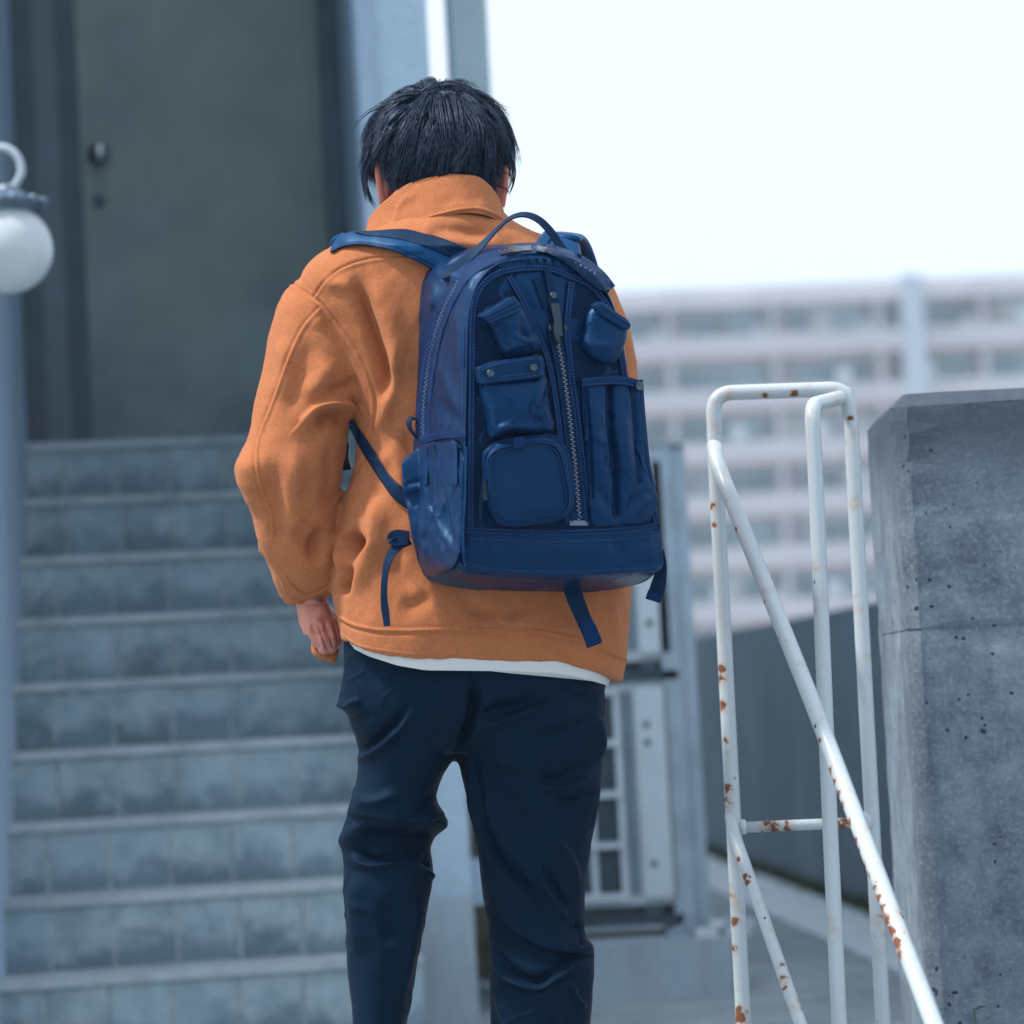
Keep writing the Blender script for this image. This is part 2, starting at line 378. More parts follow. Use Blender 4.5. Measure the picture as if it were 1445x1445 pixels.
wp = simple('unit_white_paint', (.52, .60, .66), .4, 0, .06, 8)
wd_ = simple('unit_dark_fin', (.035, .07, .10), .6, 0, .2, 40)
def ac_unit(x0, x1, yt, yb, Y, label):
    a = at(x1, yt, Y); b = at(x1+16, yb, Y); xl = a.x-(x1-x0)*Y/F; z0, z1 = b.z, a.z; W_ = a.x-xl+.02
    t = empty('air_conditioner_unit', (xl+W_/2, Y, z0), label, 'air conditioner', 'air conditioner units stacked beside the post')
    MB().box((xl, Y+.05, z0), (W_, 0, 0), (0, .3, 0), (0, 0, z1-z0)).bevel(.012).build('casing', wp, t)
    fx = xl+.02; fw = W_*.66; fz0 = z0+.03; fh = z1-z0-.06
    MB().box((fx, Y+.04, fz0), (fw, 0, 0), (0, .02, 0), (0, 0, fh)).build('fin_panel', wd_, t)
    for i in range(5):
        MB().box((fx+fw*i/4-.009, Y+.012, fz0), (.018, 0, 0), (0, .012, 0), (0, 0, fh)).build('grille_bar', wp, t)
    for i in range(5):
        MB().box((fx-.008, Y, fz0+fh*i/4-.009), (fw+.016, 0, 0), (0, .012, 0), (0, 0, .018)).build('grille_bar', wp, t)
    sx = fx+fw+.035
    MB().box((sx-.02, Y+.045, fz0), (.03, 0, 0), (0, .01, 0), (0, 0, fh)).build('side_louvre', simple('louvre_grey', (.17, .25, .32), .5), t)
    MB().box((sx+.018, Y+.03, z0+.02), (W_-(sx-xl)-.028, 0, 0), (0, .025, 0), (0, 0, z1-z0-.04)).bevel(.004).build('service_panel', wp, t)
    for f_ in (.18, .72, .8):
        MB().lathe((sx+.05, Y+.03, z0+(z1-z0)*f_), [(0, 0), (.010, 0), (.008, .004), (0, .004)], (0, -1, 0), 14).build('screw', wd_, t)
    MB().box((xl-.02, Y+.03, z0-.058), (W_+.03, 0, 0), (0, .2, 0), (0, 0, .026)).build('rail_and_gap_fill', wd_, t); MB().box((xl-.02, Y+.09, z0-.034), (W_+.03, 0, 0), (0, .2, 0), (0, 0, .032)).build('band_and_gap_fill', simple('band_fill_grey', (.10, .15, .19), .6), t)  # rail and band below lower unit; below upper, dark fill for gap shade
    for q_ in (.1, .8): MB().box((xl+W_*q_, Y+.02, z0-.035), (.05, 0, 0), (0, .3, 0), (0, 0, .034)).build('foot', wd_, t)
ac_unit(690, 934, 958, 1276, 8.72, 'lower white air conditioner unit with barred grille on the slab')
ac_unit(690, 926, 640, 930, 8.72, 'upper white air conditioner unit stacked on top of the other')
bw = empty('weathered_board', at(672, 1300, 9.6).xy.to_3d(), 'narrow ochre weathered board standing beyond the legs of the man', 'board')
ochre = simple('ochre_board', (.24, .21, .13), .8, 0, .3, 12)
MB().box((at(650, 1200, 9.6).x, 9.6, 0), (.11, 0, 0), (0, .03, 0), (0, 0, at(660, 1090, 9.6).z)).bevel(.004).build('plank', ochre, bw)

# ------------------------------------------------------------------ railing
RY = 4.55
rail = empty('stair_railing', at(1100, 1845, RY).xy.to_3d(), 'white painted tube railing with rust patches beside the concrete wall', 'railing')
rp = NM('railing_paint', .38, 0, .5)
_v = rp.noise(34, 5, .62); _w = rp.noise(7, 3, .5, rp.map((1, 1, .6)))
_s = rp.math('ADD', rp.math('MULTIPLY', _v, .62), rp.math('MULTIPLY', _w, .38))
_sp = rp.vor(60, rp.map((1, 1, .5))); _spm = rp.math('LESS_THAN', _sp, rp.ramp(rp.noise(11, 2), [(.50, .0), (.72, .16)]))
_bx = rp.xyz(0, rp.N.new('ShaderNodeNewGeometry').outputs['Normal'])
_edge = rp.math('MULTIPLY', rp.ramp(_bx, [(.0, 1), (.42, 0)]), .0)
_s = rp.math('ADD', _s, rp.math('MULTIPLY', rp.ramp(rp.xyz(2), [(.45, 1), (1.0, 0)]), .035))
def spots(lst):
    acc = None; dn = rp.math('MULTIPLY', rp.math('SUBTRACT', rp.noise(75, 5, .7), .5), 2.6)
    for x, y, Y_, r__ in lst:
        vd = rp.N.new('ShaderNodeVectorMath'); vd.operation = 'DISTANCE'; rp.L(rp.tc, vd.inputs[0]); vd.inputs[1].default_value = at(x, y, Y_); r__ *= 1.35
        v = rp.math('SUBTRACT', 1.0, rp.math('DIVIDE', vd.outputs['Value'], r__)); acc = v if acc is None else rp.math('MAXIMUM', acc, v)
    return rp.math('ADD', acc, dn)
def hY(y): return (4.50-(y-680)/320*.35 if y < 1000 else 4.15-(y-1000)/450*.40)-.009
def lY(y): return 4.51-(y-1200)/252*.26-.007
SP = [(1083, 1166, 4.55, .012), (1092, 1168, 4.55, .012), (1112, 1167, 4.55, .011), (1190, 1163, 4.55, .012), (1017, 945, 4.54, .008), (1015, 960, 4.54, .012), (1017, 995, 4.54, .009), (1021, 1045, 4.54, .006), (1022, 1112, 4.54, .010), (1022, 1130, 4.54, .012),
      (1003, 712, 4.54, .008), (1008, 742, 4.54, .005), (1042, 1435, 4.54, .014), (1034, 1300, 4.54, .009), (1033, 1340, 4.54, .010), 
      ]
SP += [(x, y, hY(y), r__) for x, y, r__ in ((1150, 1025, .004), (1157, 1045, .004), (1171, 1090, .007), (1177, 1104, .008), (1183, 1120, .008), (1188, 1136, .007), (1198, 1163, .008), (1207, 1188, .009), (1209, 1200, .007), (1224, 1222, .008), (1229, 1236, .007), (1237, 1254, .009), (1241, 1268, .010), (1243, 1284, .010), (1250, 1300, .011), (1257, 1316, .012), (1262, 1334, .012), (1266, 1350, .009), (1133, 1000, .005), (1096, 902, .006), (1090, 890, .004), (1078, 850, .004), (1037, 748, .006), (1030, 706, .006))]
SP += [(x, y, lY(y), r__) for x, y, r__ in ((1041, 1212, .006), (1052, 1238, .007), (1054, 1246, .006), (1104, 1366, .007), (1107, 1382, .009), (1112, 1394, .008), (1086, 1310, .004))]
SP += [(1010, 552, 4.54, .006), (1201, 590, 4.54, .006), (1080, 558, 4.54, .007), (1120, 556, 4.54, .006)]
_q = spots(SP)
_rm = rp.math('MAXIMUM', rp.ramp(_s, [(.655, 0), (.670, 1)]), rp.ramp(_q, [(.42, 0), (.50, 1)])); _halo = rp.math('MAXIMUM', rp.ramp(_s, [(.56, 0), (.66, 1)]), rp.ramp(_q, [(.0, 0), (.45, 1)]))
_base = rp.mix(rp.noise(3, 4), (.39, .45, .49), (.49, .55, .58))
_c = rp.mix(rp.math('MULTIPLY', _halo, .55), _base, (.42, .26, .15))
_c = rp.mix(_rm, _c, rp.mix(rp.noise(120, 4, .7), (.06, .025, .02), (.30, .11, .045)))
_c = rp.mix(_spm, _c, (.07, .035, .03)); rp.color(_c)
rp.rough(rp.mix(_rm, (.33,)*3, (.9,)*3)); rp.bump(rp.math('SUBTRACT', 1.0, _rm), .5, .0015); rp.bump(rp.noise(160, 3), .10, .001); rp = rp.m
r_ = 10.8*RY/F
def rt(name, pts, r=r_, bd=None, n=20):
    P_ = [at(*p) for p in pts]
    if bd: P_ = bend(P_, bd, 8)
    return MB().tube(P_, r, n).build(name, rp, rail)
MB().tube(bend([at(1068, 1830, RY), at(1051, 1480, RY), at(1010, 660, RY), at(1006, 555, RY), at(1195, 548.4, RY), at(1201, 600, RY), at(1248, 1480, RY), at(1267, 1830, RY)], .03, 10), r_, 24).build('frame', rp, rail)
rt('post', [(1196, 556, RY+.02), (1186, 561, RY+.0), (1145, 572, RY-.2), (1150, 650, RY-.2), (1172, 1180, RY-.2), (1186, 1480, RY-.2), (1202, 1860, RY-.2)], r_*.98, .03)
def rt2(name, pts, r, bd):
    P_ = [at(*p) for p in pts]; e = P_[-1].copy(); e.z = 0; MB().tube(bend(P_+[e], bd, 8), r, 20).build(name, rp, rail)
rt2('handrail', [(1008, 628, RY-.002), (1012, 652, RY-.03), (1022, 680, RY-.05), (1150, 1000, RY-.40), (1320, 1450, RY-.80), (1385, 1620, RY-.95)], r_*1.02, .03)
rt2('lower_rail', [(1031, 1150, RY-.002), (1036, 1178, RY-.02), (1044, 1200, RY-.04), (1132, 1452, RY-.30), (1196, 1640, RY-.50)], r_*.80, .02)
rt('cross_bar', [(1034, 1168, RY+.002), (1229, 1160, RY+.002)], r_*.70)
MB().lathe(at(1220, 1160, RY-.002), [(0, -.012), (.014, -.01), (.016, 0), (.014, .01), (0, .012)], (1, 0, 0), 20).build('weld_collar', rp, rail)
MB().lathe(at(1048, 1167, RY), [(0, -.006), (.0105, -.005), (.0115, 0), (.0105, .005), (0, .006)], (1, 0, 0), 20).build('weld_collar', rp, rail)

# ------------------------------------------------------------------ concrete wall (right, near)
cw = empty('concrete_wall', at(1380, 1850, 4.6).xy.to_3d(), 'thick pitted concrete wall end with chamfered top at the right edge', 'wall')
cc = NM('pitted_concrete', .85, 0, .25)
_a = cc.noise(2.6, 6, .62); _b = cc.noise(16, 6, .7); _f = cc.noise(130, 4, .7); _sv = cc.noise(11, 5, .6, cc.map((1, 1, .10)))
_c = cc.mix(cc.ramp(cc.mix(.45, _a, _b), [(.38, 0), (.60, 1)]), (.058, .080, .110), (.205, .255, .31))
_c = cc.mix(cc.math('MULTIPLY', cc.ramp(_sv, [(.50, 0), (.64, 1)]), .5), _c, (.075, .10, .14))
_c = cc.mix(cc.math('MULTIPLY', cc.ramp(_f, [(.5, 0), (.75, 1)]), .40), _c, (.34, .40, .47))
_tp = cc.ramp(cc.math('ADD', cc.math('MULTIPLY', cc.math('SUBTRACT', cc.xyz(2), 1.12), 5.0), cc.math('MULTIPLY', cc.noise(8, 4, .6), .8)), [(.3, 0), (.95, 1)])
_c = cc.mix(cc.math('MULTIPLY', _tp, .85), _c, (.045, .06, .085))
_dv = cc.N.new('ShaderNodeVectorMath'); _dv.operation = 'ADD'; _nv = cc.N.new('ShaderNodeTexNoise'); _nv.inputs['Scale'].default_value = 55; _nv.inputs['Detail'].default_value = 3; _sc = cc.N.new('ShaderNodeVectorMath'); _sc.operation = 'SCALE'; _sc.inputs['Scale'].default_value = .016; cc.L(cc.tc, _nv.inputs['Vector']); cc.L(_nv.outputs['Color'], _sc.inputs[0]); cc.L(cc.tc, _dv.inputs[0]); cc.L(_sc.outputs[0], _dv.inputs[1]); _dvo = _dv.outputs[0]
_d = cc.vor(46, _dvo); _mk = cc.ramp(cc.noise(9, 2, .5, cc.map(loc=(3, 1, 2))), [(.44, .01), (.70, .20)]); _p = cc.math('LESS_THAN', _d, _mk)
_d2 = cc.vor(125, cc.map((1, 1, .7), src=_dvo)); _p2 = cc.math('LESS_THAN', _d2, cc.ramp(cc.noise(6, 3, .5), [(.45, .0), (.7, .16)])); _p = cc.math('MAXIMUM', _p, _p2)
_c = cc.mix(cc.math('MULTIPLY', _p, .9), _c, (.012, .020, .035))
cc.color(_c); cc.bump(cc.math('SUBTRACT', 1.0, _p), .8, .004); cc.bump(cc.mix(.5, _b, _f), .6, .005); cc = cc.m
cside = concrete('pitted_concrete_side', (.27, .31, .33), (.17, .20, .23), 1.6, True, .5, 55)
WY = 4.62
xa = at(1266, 1000, WY).x
zt_w = at(1300, 551, WY).z; xs = .26
wl = Vector((math.cos(R(2)), math.sin(R(2)), 0)); wn = Vector((.015, 1, 0)).normalized()
o = at(1286, 1000, WY); o.z = 0
zj = at(1370, 885, WY).z
def rough_block(name, za, zb_, topbev):
    b = MB(); b.box(o+Vector((0, 0, za)), wl*1.6, wn*.42, (0, 0, zb_-za)); bm = b.bm
    es = []
    for e in bm.edges:
        c = (e.verts[0].co+e.verts[1].co)/2-o; vert = abs(e.verts[0].co.z-e.verts[1].co.z) > .05
        if vert and c.x < .1 and c.y < .1: es.append(e)
        if topbev and not vert and c.z > zb_-.001: es.append(e)
    bmesh.ops.bevel(bm, geom=es, offset=.022, segments=1, affect='EDGES')
    for ax in range(3):
        pass
    bmesh.ops.triangulate(bm, faces=bm.faces)
    for _ in range(5):
        es = [e for e in bm.edges if e.calc_length() > .035 and (e.verts[0].co-o).x < .45]
        if es: bmesh.ops.subdivide_edges(bm, edges=es, cuts=1); bmesh.ops.triangulate(bm, faces=bm.faces)
    from mathutils import noise as mn
    bm.normal_update()
    for v in bm.verts:
        n_ = mn.noise(v.co*22)*.0016+mn.noise(v.co*70)*.0009; sharp = max([e.calc_face_angle(0) for e in v.link_edges if len(e.link_faces) == 2] or [0]) > .4
        v.co += v.normal*(n_*(1.8 if sharp else .0)-(.0012+max(0, mn.noise(v.co*45))*.004 if sharp else 0))
    return b.build(name, cc, cw)
b = MB(); b.box(o+wl*.003+wn*.003, wl*1.5, wn*.38, (0, 0, zt_w-.03)); bmesh.ops.bevel(b.bm, geom=[e for e in b.bm.edges if abs(e.verts[0].co.z-e.verts[1].co.z) > .05 and ((e.verts[0].co+e.verts[1].co)/2-o).length < .75 and ((e.verts[0].co+e.verts[1].co)/2-o).xy.length < .1], offset=.022, segments=1, affect='EDGES'); b.build('core', cc, cw)
rough_block('lower_block', 0, zj-.0003, False); rough_block('upper_block', zj+.0005, zt_w, True)
# ------------------------------------------------------------------ small weed at the wall foot
pl = empty('weed_plant', Vector((at(1420, 1440, 4.5).x, 4.5, 0)), 'small dark green leafy weed at the foot of the pitted concrete wall', 'plant')
leafm = NM('weed_leaf', .55); leafm.color(leafm.mix(leafm.noise(60, 3), (.02, .055, .045), (.05, .11, .07))); leafm = leafm.m
rq = random.Random(3)
for i in range(13):
    bx0 = at(1365+i*8+rq.uniform(-4, 4), 1440, 4.5); tipz = .350+rq.uniform(-.05, .022)-.0011*abs(i-5)**2; tp_ = Vector((bx0.x+rq.uniform(-.02, .02), 4.5+rq.uniform(-.05, .02), tipz))
    b0 = Vector((at(1400, 1440, 4.5).x+rq.uniform(-.03, .06), 4.5+rq.uniform(-.02, .03), 0)); st_ = MB().tube([b0, b0.lerp(tp_, .5)+Vector((rq.uniform(-.01, .01), 0, .02)), tp_], [.003, .0024, .0012], 6).build('stem', leafm, pl)
    for j in range(5):
        c0 = b0.lerp(tp_, .55+.11*j); an = rq.uniform(0, 6.28); dl = Vector((math.cos(an), math.sin(an)*.7, rq.uniform(-.1, .5))).normalized(); L0 = rq.uniform(.022, .04); sd0 = dl.cross(Vector((0, 0, 1))).normalized()*L0*.28
        mesh('leaf', [tuple(c0), tuple(c0+dl*L0*.45+sd0+Vector((0, 0, .004))), tuple(c0+dl*L0), tuple(c0+dl*L0*.45-sd0+Vector((0, 0, .004))), tuple(c0+dl*L0*.45)], [(0, 1, 4), (1, 2, 4), (2, 3, 4), (3, 0, 4)], leafm, st_)
# ------------------------------------------------------------------ apartment block
AY = 160.0; th = R(3.2); f1 = Vector((math.cos(th), math.sin(th), 0)); f2 = Vector((-math.sin(th), math.cos(th), 0))
def ax_(x, q=0): 
    d = ray(x, 700); Oa = Vector((0, AY, 0)); t = (Oa+f2*q-CAM).dot(f2)/d.dot(f2); return ((CAM+d*t)-Oa).dot(f1)
apt = empty('apartment_block', Vector((14, AY, 0)), 'long pale pink and blue apartment block with stacked balconies in the distance', 'building')
def AP(s, q, z): return Vector((0, AY, 0))+f1*s+f2*q+Vector((0, 0, z))
pink = simple('balcony_parapet', (.36, .37, .42), .8, 0, .05, .3); pinkd = simple('slab_edge_brown', (.43, .36, .39), .8, 0, .1, .4)
awall = simple('apartment_wall', (.38, .46, .53), .8, 0, .05, .2); glassm = NM('apartment_glass', .15, 0, .5)
glassm.color(glassm.mix(glassm.rnd(), (.07, .20, .28), (.28, .46, .55))); glassm = glassm.m
adark = simple('apartment_door_dark', (.14, .26, .33), .5); roofm = simple('roof_slab', (.46, .45, .50), .85, 0, .1, .3)
FH = 2.81; ztop = .85+21.3; S0, S1 = -14.0, 31.0
MB().box(AP(S0, 1.6, 0), f1*(S1-S0), f2*9, (0, 0, ztop-.3)).build('wall', awall, apt)
MB().box(AP(S0-.2, -.1, ztop-.95), f1*(S1-S0+.4), f2*10.8, (0, 0, .95)).build('roof', roofm, apt)
tx = ax_(1303); TWd = 1.15
MB().box(AP(tx-TWd/2, -.35, 0), f1*TWd, f2*2, (0, 0, ztop+.25)).build('stair_tower', simple('tower_pale', (.31, .38, .46), .7, 0, .05, .3), apt)
shared = {}
def bx(name, s, q, z, ds, dq, dz, mat):
    key = (name, round(ds, 3), round(dz, 3), mat.name)
    if key not in shared:
        o_ = MB().box((0, 0, 0), f1*ds, f2*dq, (0, 0, dz)).build(name, mat); shared[key] = o_
        me = o_.data
    else:
        o_ = bpy.data.objects.new(name, shared[key].data); COL.objects.link(o_)
    o_.location = AP(s, q, z); setparent(o_, apt); return o_
rnd = random.Random(8); glassd = simple('apartment_glass_dark', (.10, .24, .32), .2, 0, .1, .5); curt = simple('apartment_curtain', (.60, .66, .68), .8, 0, .05, .5)
for k in range(8):
    zc = ztop-.95-k*FH           # underside of slab above
    if zc-FH < -.5: break
    zz = zc-FH
    bx('balcony_slab', S0, -.02, zz+.0, S1-S0, 1.62, .28, pinkd)
    bx('balcony_parapet', S0, -.06, zz+.28, S1-S0, .14, .95, pink)
    s = S0+.3; i = 0
    while s < S1-3:
        bay = 5.6
        if abs(s+bay/2-tx) < 100:
            bx('party_wall', s, .0, zz+.28, .28, 1.6, FH-.28, pink)
            wds = [(.5, 1.75), (2.35, 1.1), (3.6, 1.7)]
            for j, (o1, ww) in enumerate(wds):
                mt = rnd.choice((glassm, glassm, glassd, adark, curt))
                wn_ = bx('window', s+o1, 1.5, zz+.35, ww, .1, 2.1, mt)
                bx('window_frame', s+o1-.07, 1.42, zz+.35, .07, .14, 2.1, awall)
                if j == 0 and rnd.random() < .5: bx('curtain', s+o1+.1, 1.46, zz+.4, ww*.42, .05, 2.0, pink)
            if rnd.random() < .5: bx('laundry', s+1+rnd.random()*3, .5, zz+1.0, .8+rnd.random()*.0, .05, 1.1, wp)
            if rnd.random() < .35: bx('outdoor_unit', s+4.7, .5, zz+.3, .75, .3, 1.4, wp)
        s += bay
# thin haze between here and the far block
hz = MB().box((-75, -4, -1), (190, 0, 0), (0, 190, 0), (0, 0, 26)).build('haze', None if False else bpy.data.materials.new('haze_air')); tag(hz, kind='stuff')
hm = hz.data.materials[0]; hm.use_nodes = True; hm.node_tree.nodes.clear(); pv = hm.node_tree.nodes.new('ShaderNodeVolumePrincipled'); ho_ = hm.node_tree.nodes.new('ShaderNodeOutputMaterial')
pv.inputs['Color'].default_value = (.86, .93, 1, 1); pv.inputs['Density'].default_value = .0012; pv.inputs['Anisotropy'].default_value = .0; hm.node_tree.links.new(pv.outputs[0], ho_.inputs['Volume'])
# distant low bank in front of the block
bank = mesh('bank', [tuple(AP(-60, -60, .0)), tuple(AP(90, -60, 0)), tuple(AP(90, -8, 2.6)), tuple(AP(-60, -8, 2.6)), tuple(AP(-60, 30, 2.6)), tuple(AP(90, 30, 2.6))], [(0, 1, 2, 3), (3, 2, 5, 4)], c_gut)
tag(bank, kind='structure')
# ================================================================== the man and his backpack
# body coordinates: x right and y down in millimetres (photo pixels at his distance), z millimetres towards the camera
MY = 4.3
_f, _r, _u = np.array(fwd), np.array(right), np.array(up)
def MS(V):
    V = np.asarray(V, float); d = _f[None]+_r[None]*((V[:, 0]-CX)/F)[:, None]+_u[None]*((CX-V[:, 1])/F)[:, None]
    Y = MY-V[:, 2]/1000.0
    return np.array(CAM)[None]+d*(Y/d[:, 1])[:, None]
def invMS(Wp):
    d = Wp-np.array(CAM)[None]; Z = d@_f; x = (d@_r)/Z*F+CX; y = CX-(d@_u)/Z*F; return np.stack([x, y, (MY-Wp[:, 1])*1000], 1)
def cat(P_, n, closed=False):
    """Catmull-Rom resample of control points (any dimension) to n points, even in parameter"""
    P_ = np.asarray(P_, float); k = len(P_)
    if closed: Q = np.vstack([P_[-1:], P_, P_[:2]]); t = np.linspace(0, k, n, endpoint=False)
    else: Q = np.vstack([2*P_[:1]-P_[1:2], P_, 2*P_[-1:]-P_[-2:-1]]); t = np.linspace(0, k-1, n)
    i = np.minimum(t.astype(int), len(Q)-4); u = (t-i)[:, None]
    p0, p1, p2, p3 = Q[i], Q[i+1], Q[i+2], Q[i+3]
    return .5*((2*p1)+(-p0+p2)*u+(2*p0-5*p1+4*p2-p3)*u*u+(-p0+3*p1-3*p2+p3)*u**3)
def even(P_, n, closed=False):
    """resample a dense polyline evenly by arc length"""
    P_ = np.asarray(P_, float)
    Q = np.vstack([P_, P_[:1]]) if closed else P_
    L = np.r_[0, np.cumsum(np.linalg.norm(np.diff(Q, axis=0), axis=1))]
    t = np.linspace(0, L[-1], n+1 if closed else n)[:n]
    return np.stack([np.interp(t, L, Q[:, j]) for j in range(Q.shape[1])], 1)
def interp_rows(ys, rows, n):
    rows = np.asarray(rows, float); t = np.linspace(0, len(rows)-1, n); return cat(rows, n)
def grid_faces(nr, nc, closed=True, cap0=True, cap1=True):
    a = np.arange(nr-1)[:, None]*nc; j = np.arange(nc if closed else nc-1)[None]; j2 = (j+1) % nc
    Fq = np.stack([a+j, a+j2, a+nc+j2, a+nc+j], -1).reshape(-1, 4).tolist()
    if cap0: Fq.append(list(range(nc))[::-1])
    if cap1: Fq.append([(nr-1)*nc+k for k in range(nc)])
    return Fq
def loftrings(rows, nr=60, nc=72, yf=None, zf=None):
    """rows: (y, xl, xr, zc, rz, exponent, tilt) -> closed solid"""
    Rw = cat(rows, nr); th_ = np.linspace(0, 2*np.pi, nc, endpoint=False); V = []
    for y, xl, xr, zc, rz, ex, tl in Rw:
        c, s_ = np.cos(th_), np.sin(th_); e = 2/ex
        X = np.sign(c)*np.abs(c)**e; Z = np.sign(s_)*np.abs(s_)**e
        x = (xl+xr)/2+(xr-xl)/2*X; V.append(np.stack([x, y+tl*(x-(xl+xr)/2), zc+rz*Z], 1))
    V = np.vstack(V)
    if yf: V[:, 1] += yf(V)
    if zf: V[:, 2] += zf(V)
    return V, grid_faces(nr, nc)
def merge(parts):
    V = []; Fc = []; o = 0
    for v, f in parts:
        V.append(v); Fc += [[i+o for i in ff] for ff in f]; o += len(v)
    return np.vstack(V), Fc
def remesh(parts, vox=3.5, smooth=4, sub=1, sfac=.5):
    """closed solids -> one continuous skin (millimetre space)"""
    V, Fc = merge(parts)
    me = bpy.data.meshes.new('tmp'); me.from_pydata((V/1000).tolist(), [], Fc); me.update()
    bm = bmesh.new(); bm.from_mesh(me); bmesh.ops.recalc_face_normals(bm, faces=bm.faces); bm.to_mesh(me); bm.free()
    o = bpy.data.objects.new('tmp', me); COL.objects.link(o)
    m_ = o.modifiers.new('r', 'REMESH'); m_.mode = 'VOXEL'; m_.voxel_size = vox/1000
    if smooth: m_ = o.modifiers.new('s', 'SMOOTH'); m_.factor = sfac; m_.iterations = smooth
    if sub: m_ = o.modifiers.new('u', 'SUBSURF'); m_.levels = sub; m_.render_levels = sub
    dg = bpy.context.evaluated_depsgraph_get(); ev = o.evaluated_get(dg); out = bpy.data.meshes.new_from_object(ev)
    bpy.data.objects.remove(o); bpy.data.meshes.remove(me)
    return out
def getco(me):
    a = np.empty(len(me.vertices)*3, np.float32); me.vertices.foreach_get('co', a); return a.reshape(-1, 3).astype(float)
def getno(me):
    a = np.empty(len(me.vertices)*3, np.float32); me.vertex_normals.foreach_get('vector', a); return a.reshape(-1, 3).astype(float)
def setco(me, V):
    me.vertices.foreach_set('co', V.astype(np.float32).ravel()); me.update()
def segdist(P_, poly):
    """distance of 2D points to polyline, signed side, and fraction along it"""
    best = np.full(len(P_), 1e9); side = np.zeros(len(P_)); fr = np.zeros(len(P_)); n = len(poly)-1
    for i in range(n):
        a, b = poly[i], poly[i+1]; ab = b-a; l2 = (ab**2).sum()+1e-9
        t = np.clip(((P_-a)@ab)/l2, 0, 1); d = P_-(a+t[:, None]*ab); dd = np.hypot(d[:, 0], d[:, 1]); m_ = dd < best
        best[m_] = dd[m_]; side[m_] = (ab[0]*d[m_, 1]-ab[1]*d[m_, 0]); fr[m_] = (i+t[m_])/n
    return best, np.sign(side), fr
def relief(V, N, feats, facing=1):
    """displace along the normal: feats = (polyline, width, amplitude, kind)"""
    D = np.zeros(len(V)); w0 = np.clip(N[:, 2]*facing*3+.35, 0, 1)
    for ft in feats:
        poly, wd, amp, kind = ft[:4]; poly = cat(poly, max(8, len(poly)*6)); mg = wd*4.5
        m_ = (V[:, 0] > poly[:, 0].min()-mg) & (V[:, 0] < poly[:, 0].max()+mg) & (V[:, 1] > poly[:, 1].min()-mg) & (V[:, 1] < poly[:, 1].max()+mg) & (w0 > 0)
        idx = np.nonzero(m_)[0]
        if not len(idx): continue
        d, sg, fr = segdist(V[idx][:, :2], poly)
        end = np.clip(np.minimum(fr, 1-fr)/.30, 0, 1) if kind != 'seam' else np.clip(np.minimum(fr, 1-fr)/.01, .0, 1)
        end = end*end*(3-2*end)
        if kind == 'g': v = np.exp(-(d/wd)**2)
        elif kind == 'seam': v = -1.0*np.exp(-(d/wd)**2)+.75*np.exp(-((d*sg-wd*2.6)/(wd*1.7))**2)+.25*np.exp(-((d*sg+wd*3)/(wd*2))**2)
        elif kind == 'lap':   # cloth lying over: steep on one side, long slope on the other
            s_ = d*sg; v = np.where(s_ > 0, np.exp(-(s_/(wd*2.6))**2), np.exp(-(s_/(wd*.45))**2))
        elif kind == 'fold':  # ridge with a valley beside it
            s_ = d*sg; v = np.exp(-(s_/wd)**2)-.8*np.exp(-((s_+wd*1.9)/(wd*1.0))**2)
        D[idx] += amp*v*(end if len(ft) < 5 else 1)
    return V+N*(D*w0)[:, None]
_ph = np.random.RandomState(3)
def fbm(V, scale, oct_=3, seed=0):
    rs = np.random.RandomState(seed+11); out = np.zeros(len(V)); a = 1.0
    for o_ in range(oct_):
        for k in range(5):
            d = rs.normal(size=3); d /= np.linalg.norm(d); f_ = 2*np.pi/scale*(2**o_)*rs.uniform(.7, 1.3)
            q = V@d*f_+rs.uniform(0, 6.3)+1.6*np.sin(V@rs.normal(size=3)*f_*.35+rs.uniform(0, 6.3)); out += a*np.sin(q)/5
        a *= .5
    return out
def finish(me, V, name, mat, parent, label=None):
    me.name = name; setco(me, MS(V)); me.materials.clear(); me.materials.append(mat); me.shade_smooth()
    o = bpy.data.objects.new(name, me); COL.objects.link(o); setparent(o, parent)
    if label: o['label'] = label
    return o
def mmesh(name, V, Fc, mat, parent, smooth=True, sub=0, solid=0):
    V = MS(V); me = bpy.data.meshes.new(name); me.from_pydata(V.tolist(), [], Fc if isinstance(Fc, list) else Fc.tolist()); me.update()
    bm = bmesh.new(); bm.from_mesh(me); bmesh.ops.recalc_face_normals(bm, faces=bm.faces); bm.to_mesh(me); bm.free()
    if smooth: me.shade_smooth()
    me.materials.append(mat); o = bpy.data.objects.new(name, me); COL.objects.link(o); setparent(o, parent)
    if solid: m_ = o.modifiers.new('t', 'SOLIDIFY'); m_.thickness = solid/1000; m_.offset = 0
    if sub: m_ = o.modifiers.new('s', 'SUBSURF'); m_.levels = sub; m_.render_levels = sub
    return o

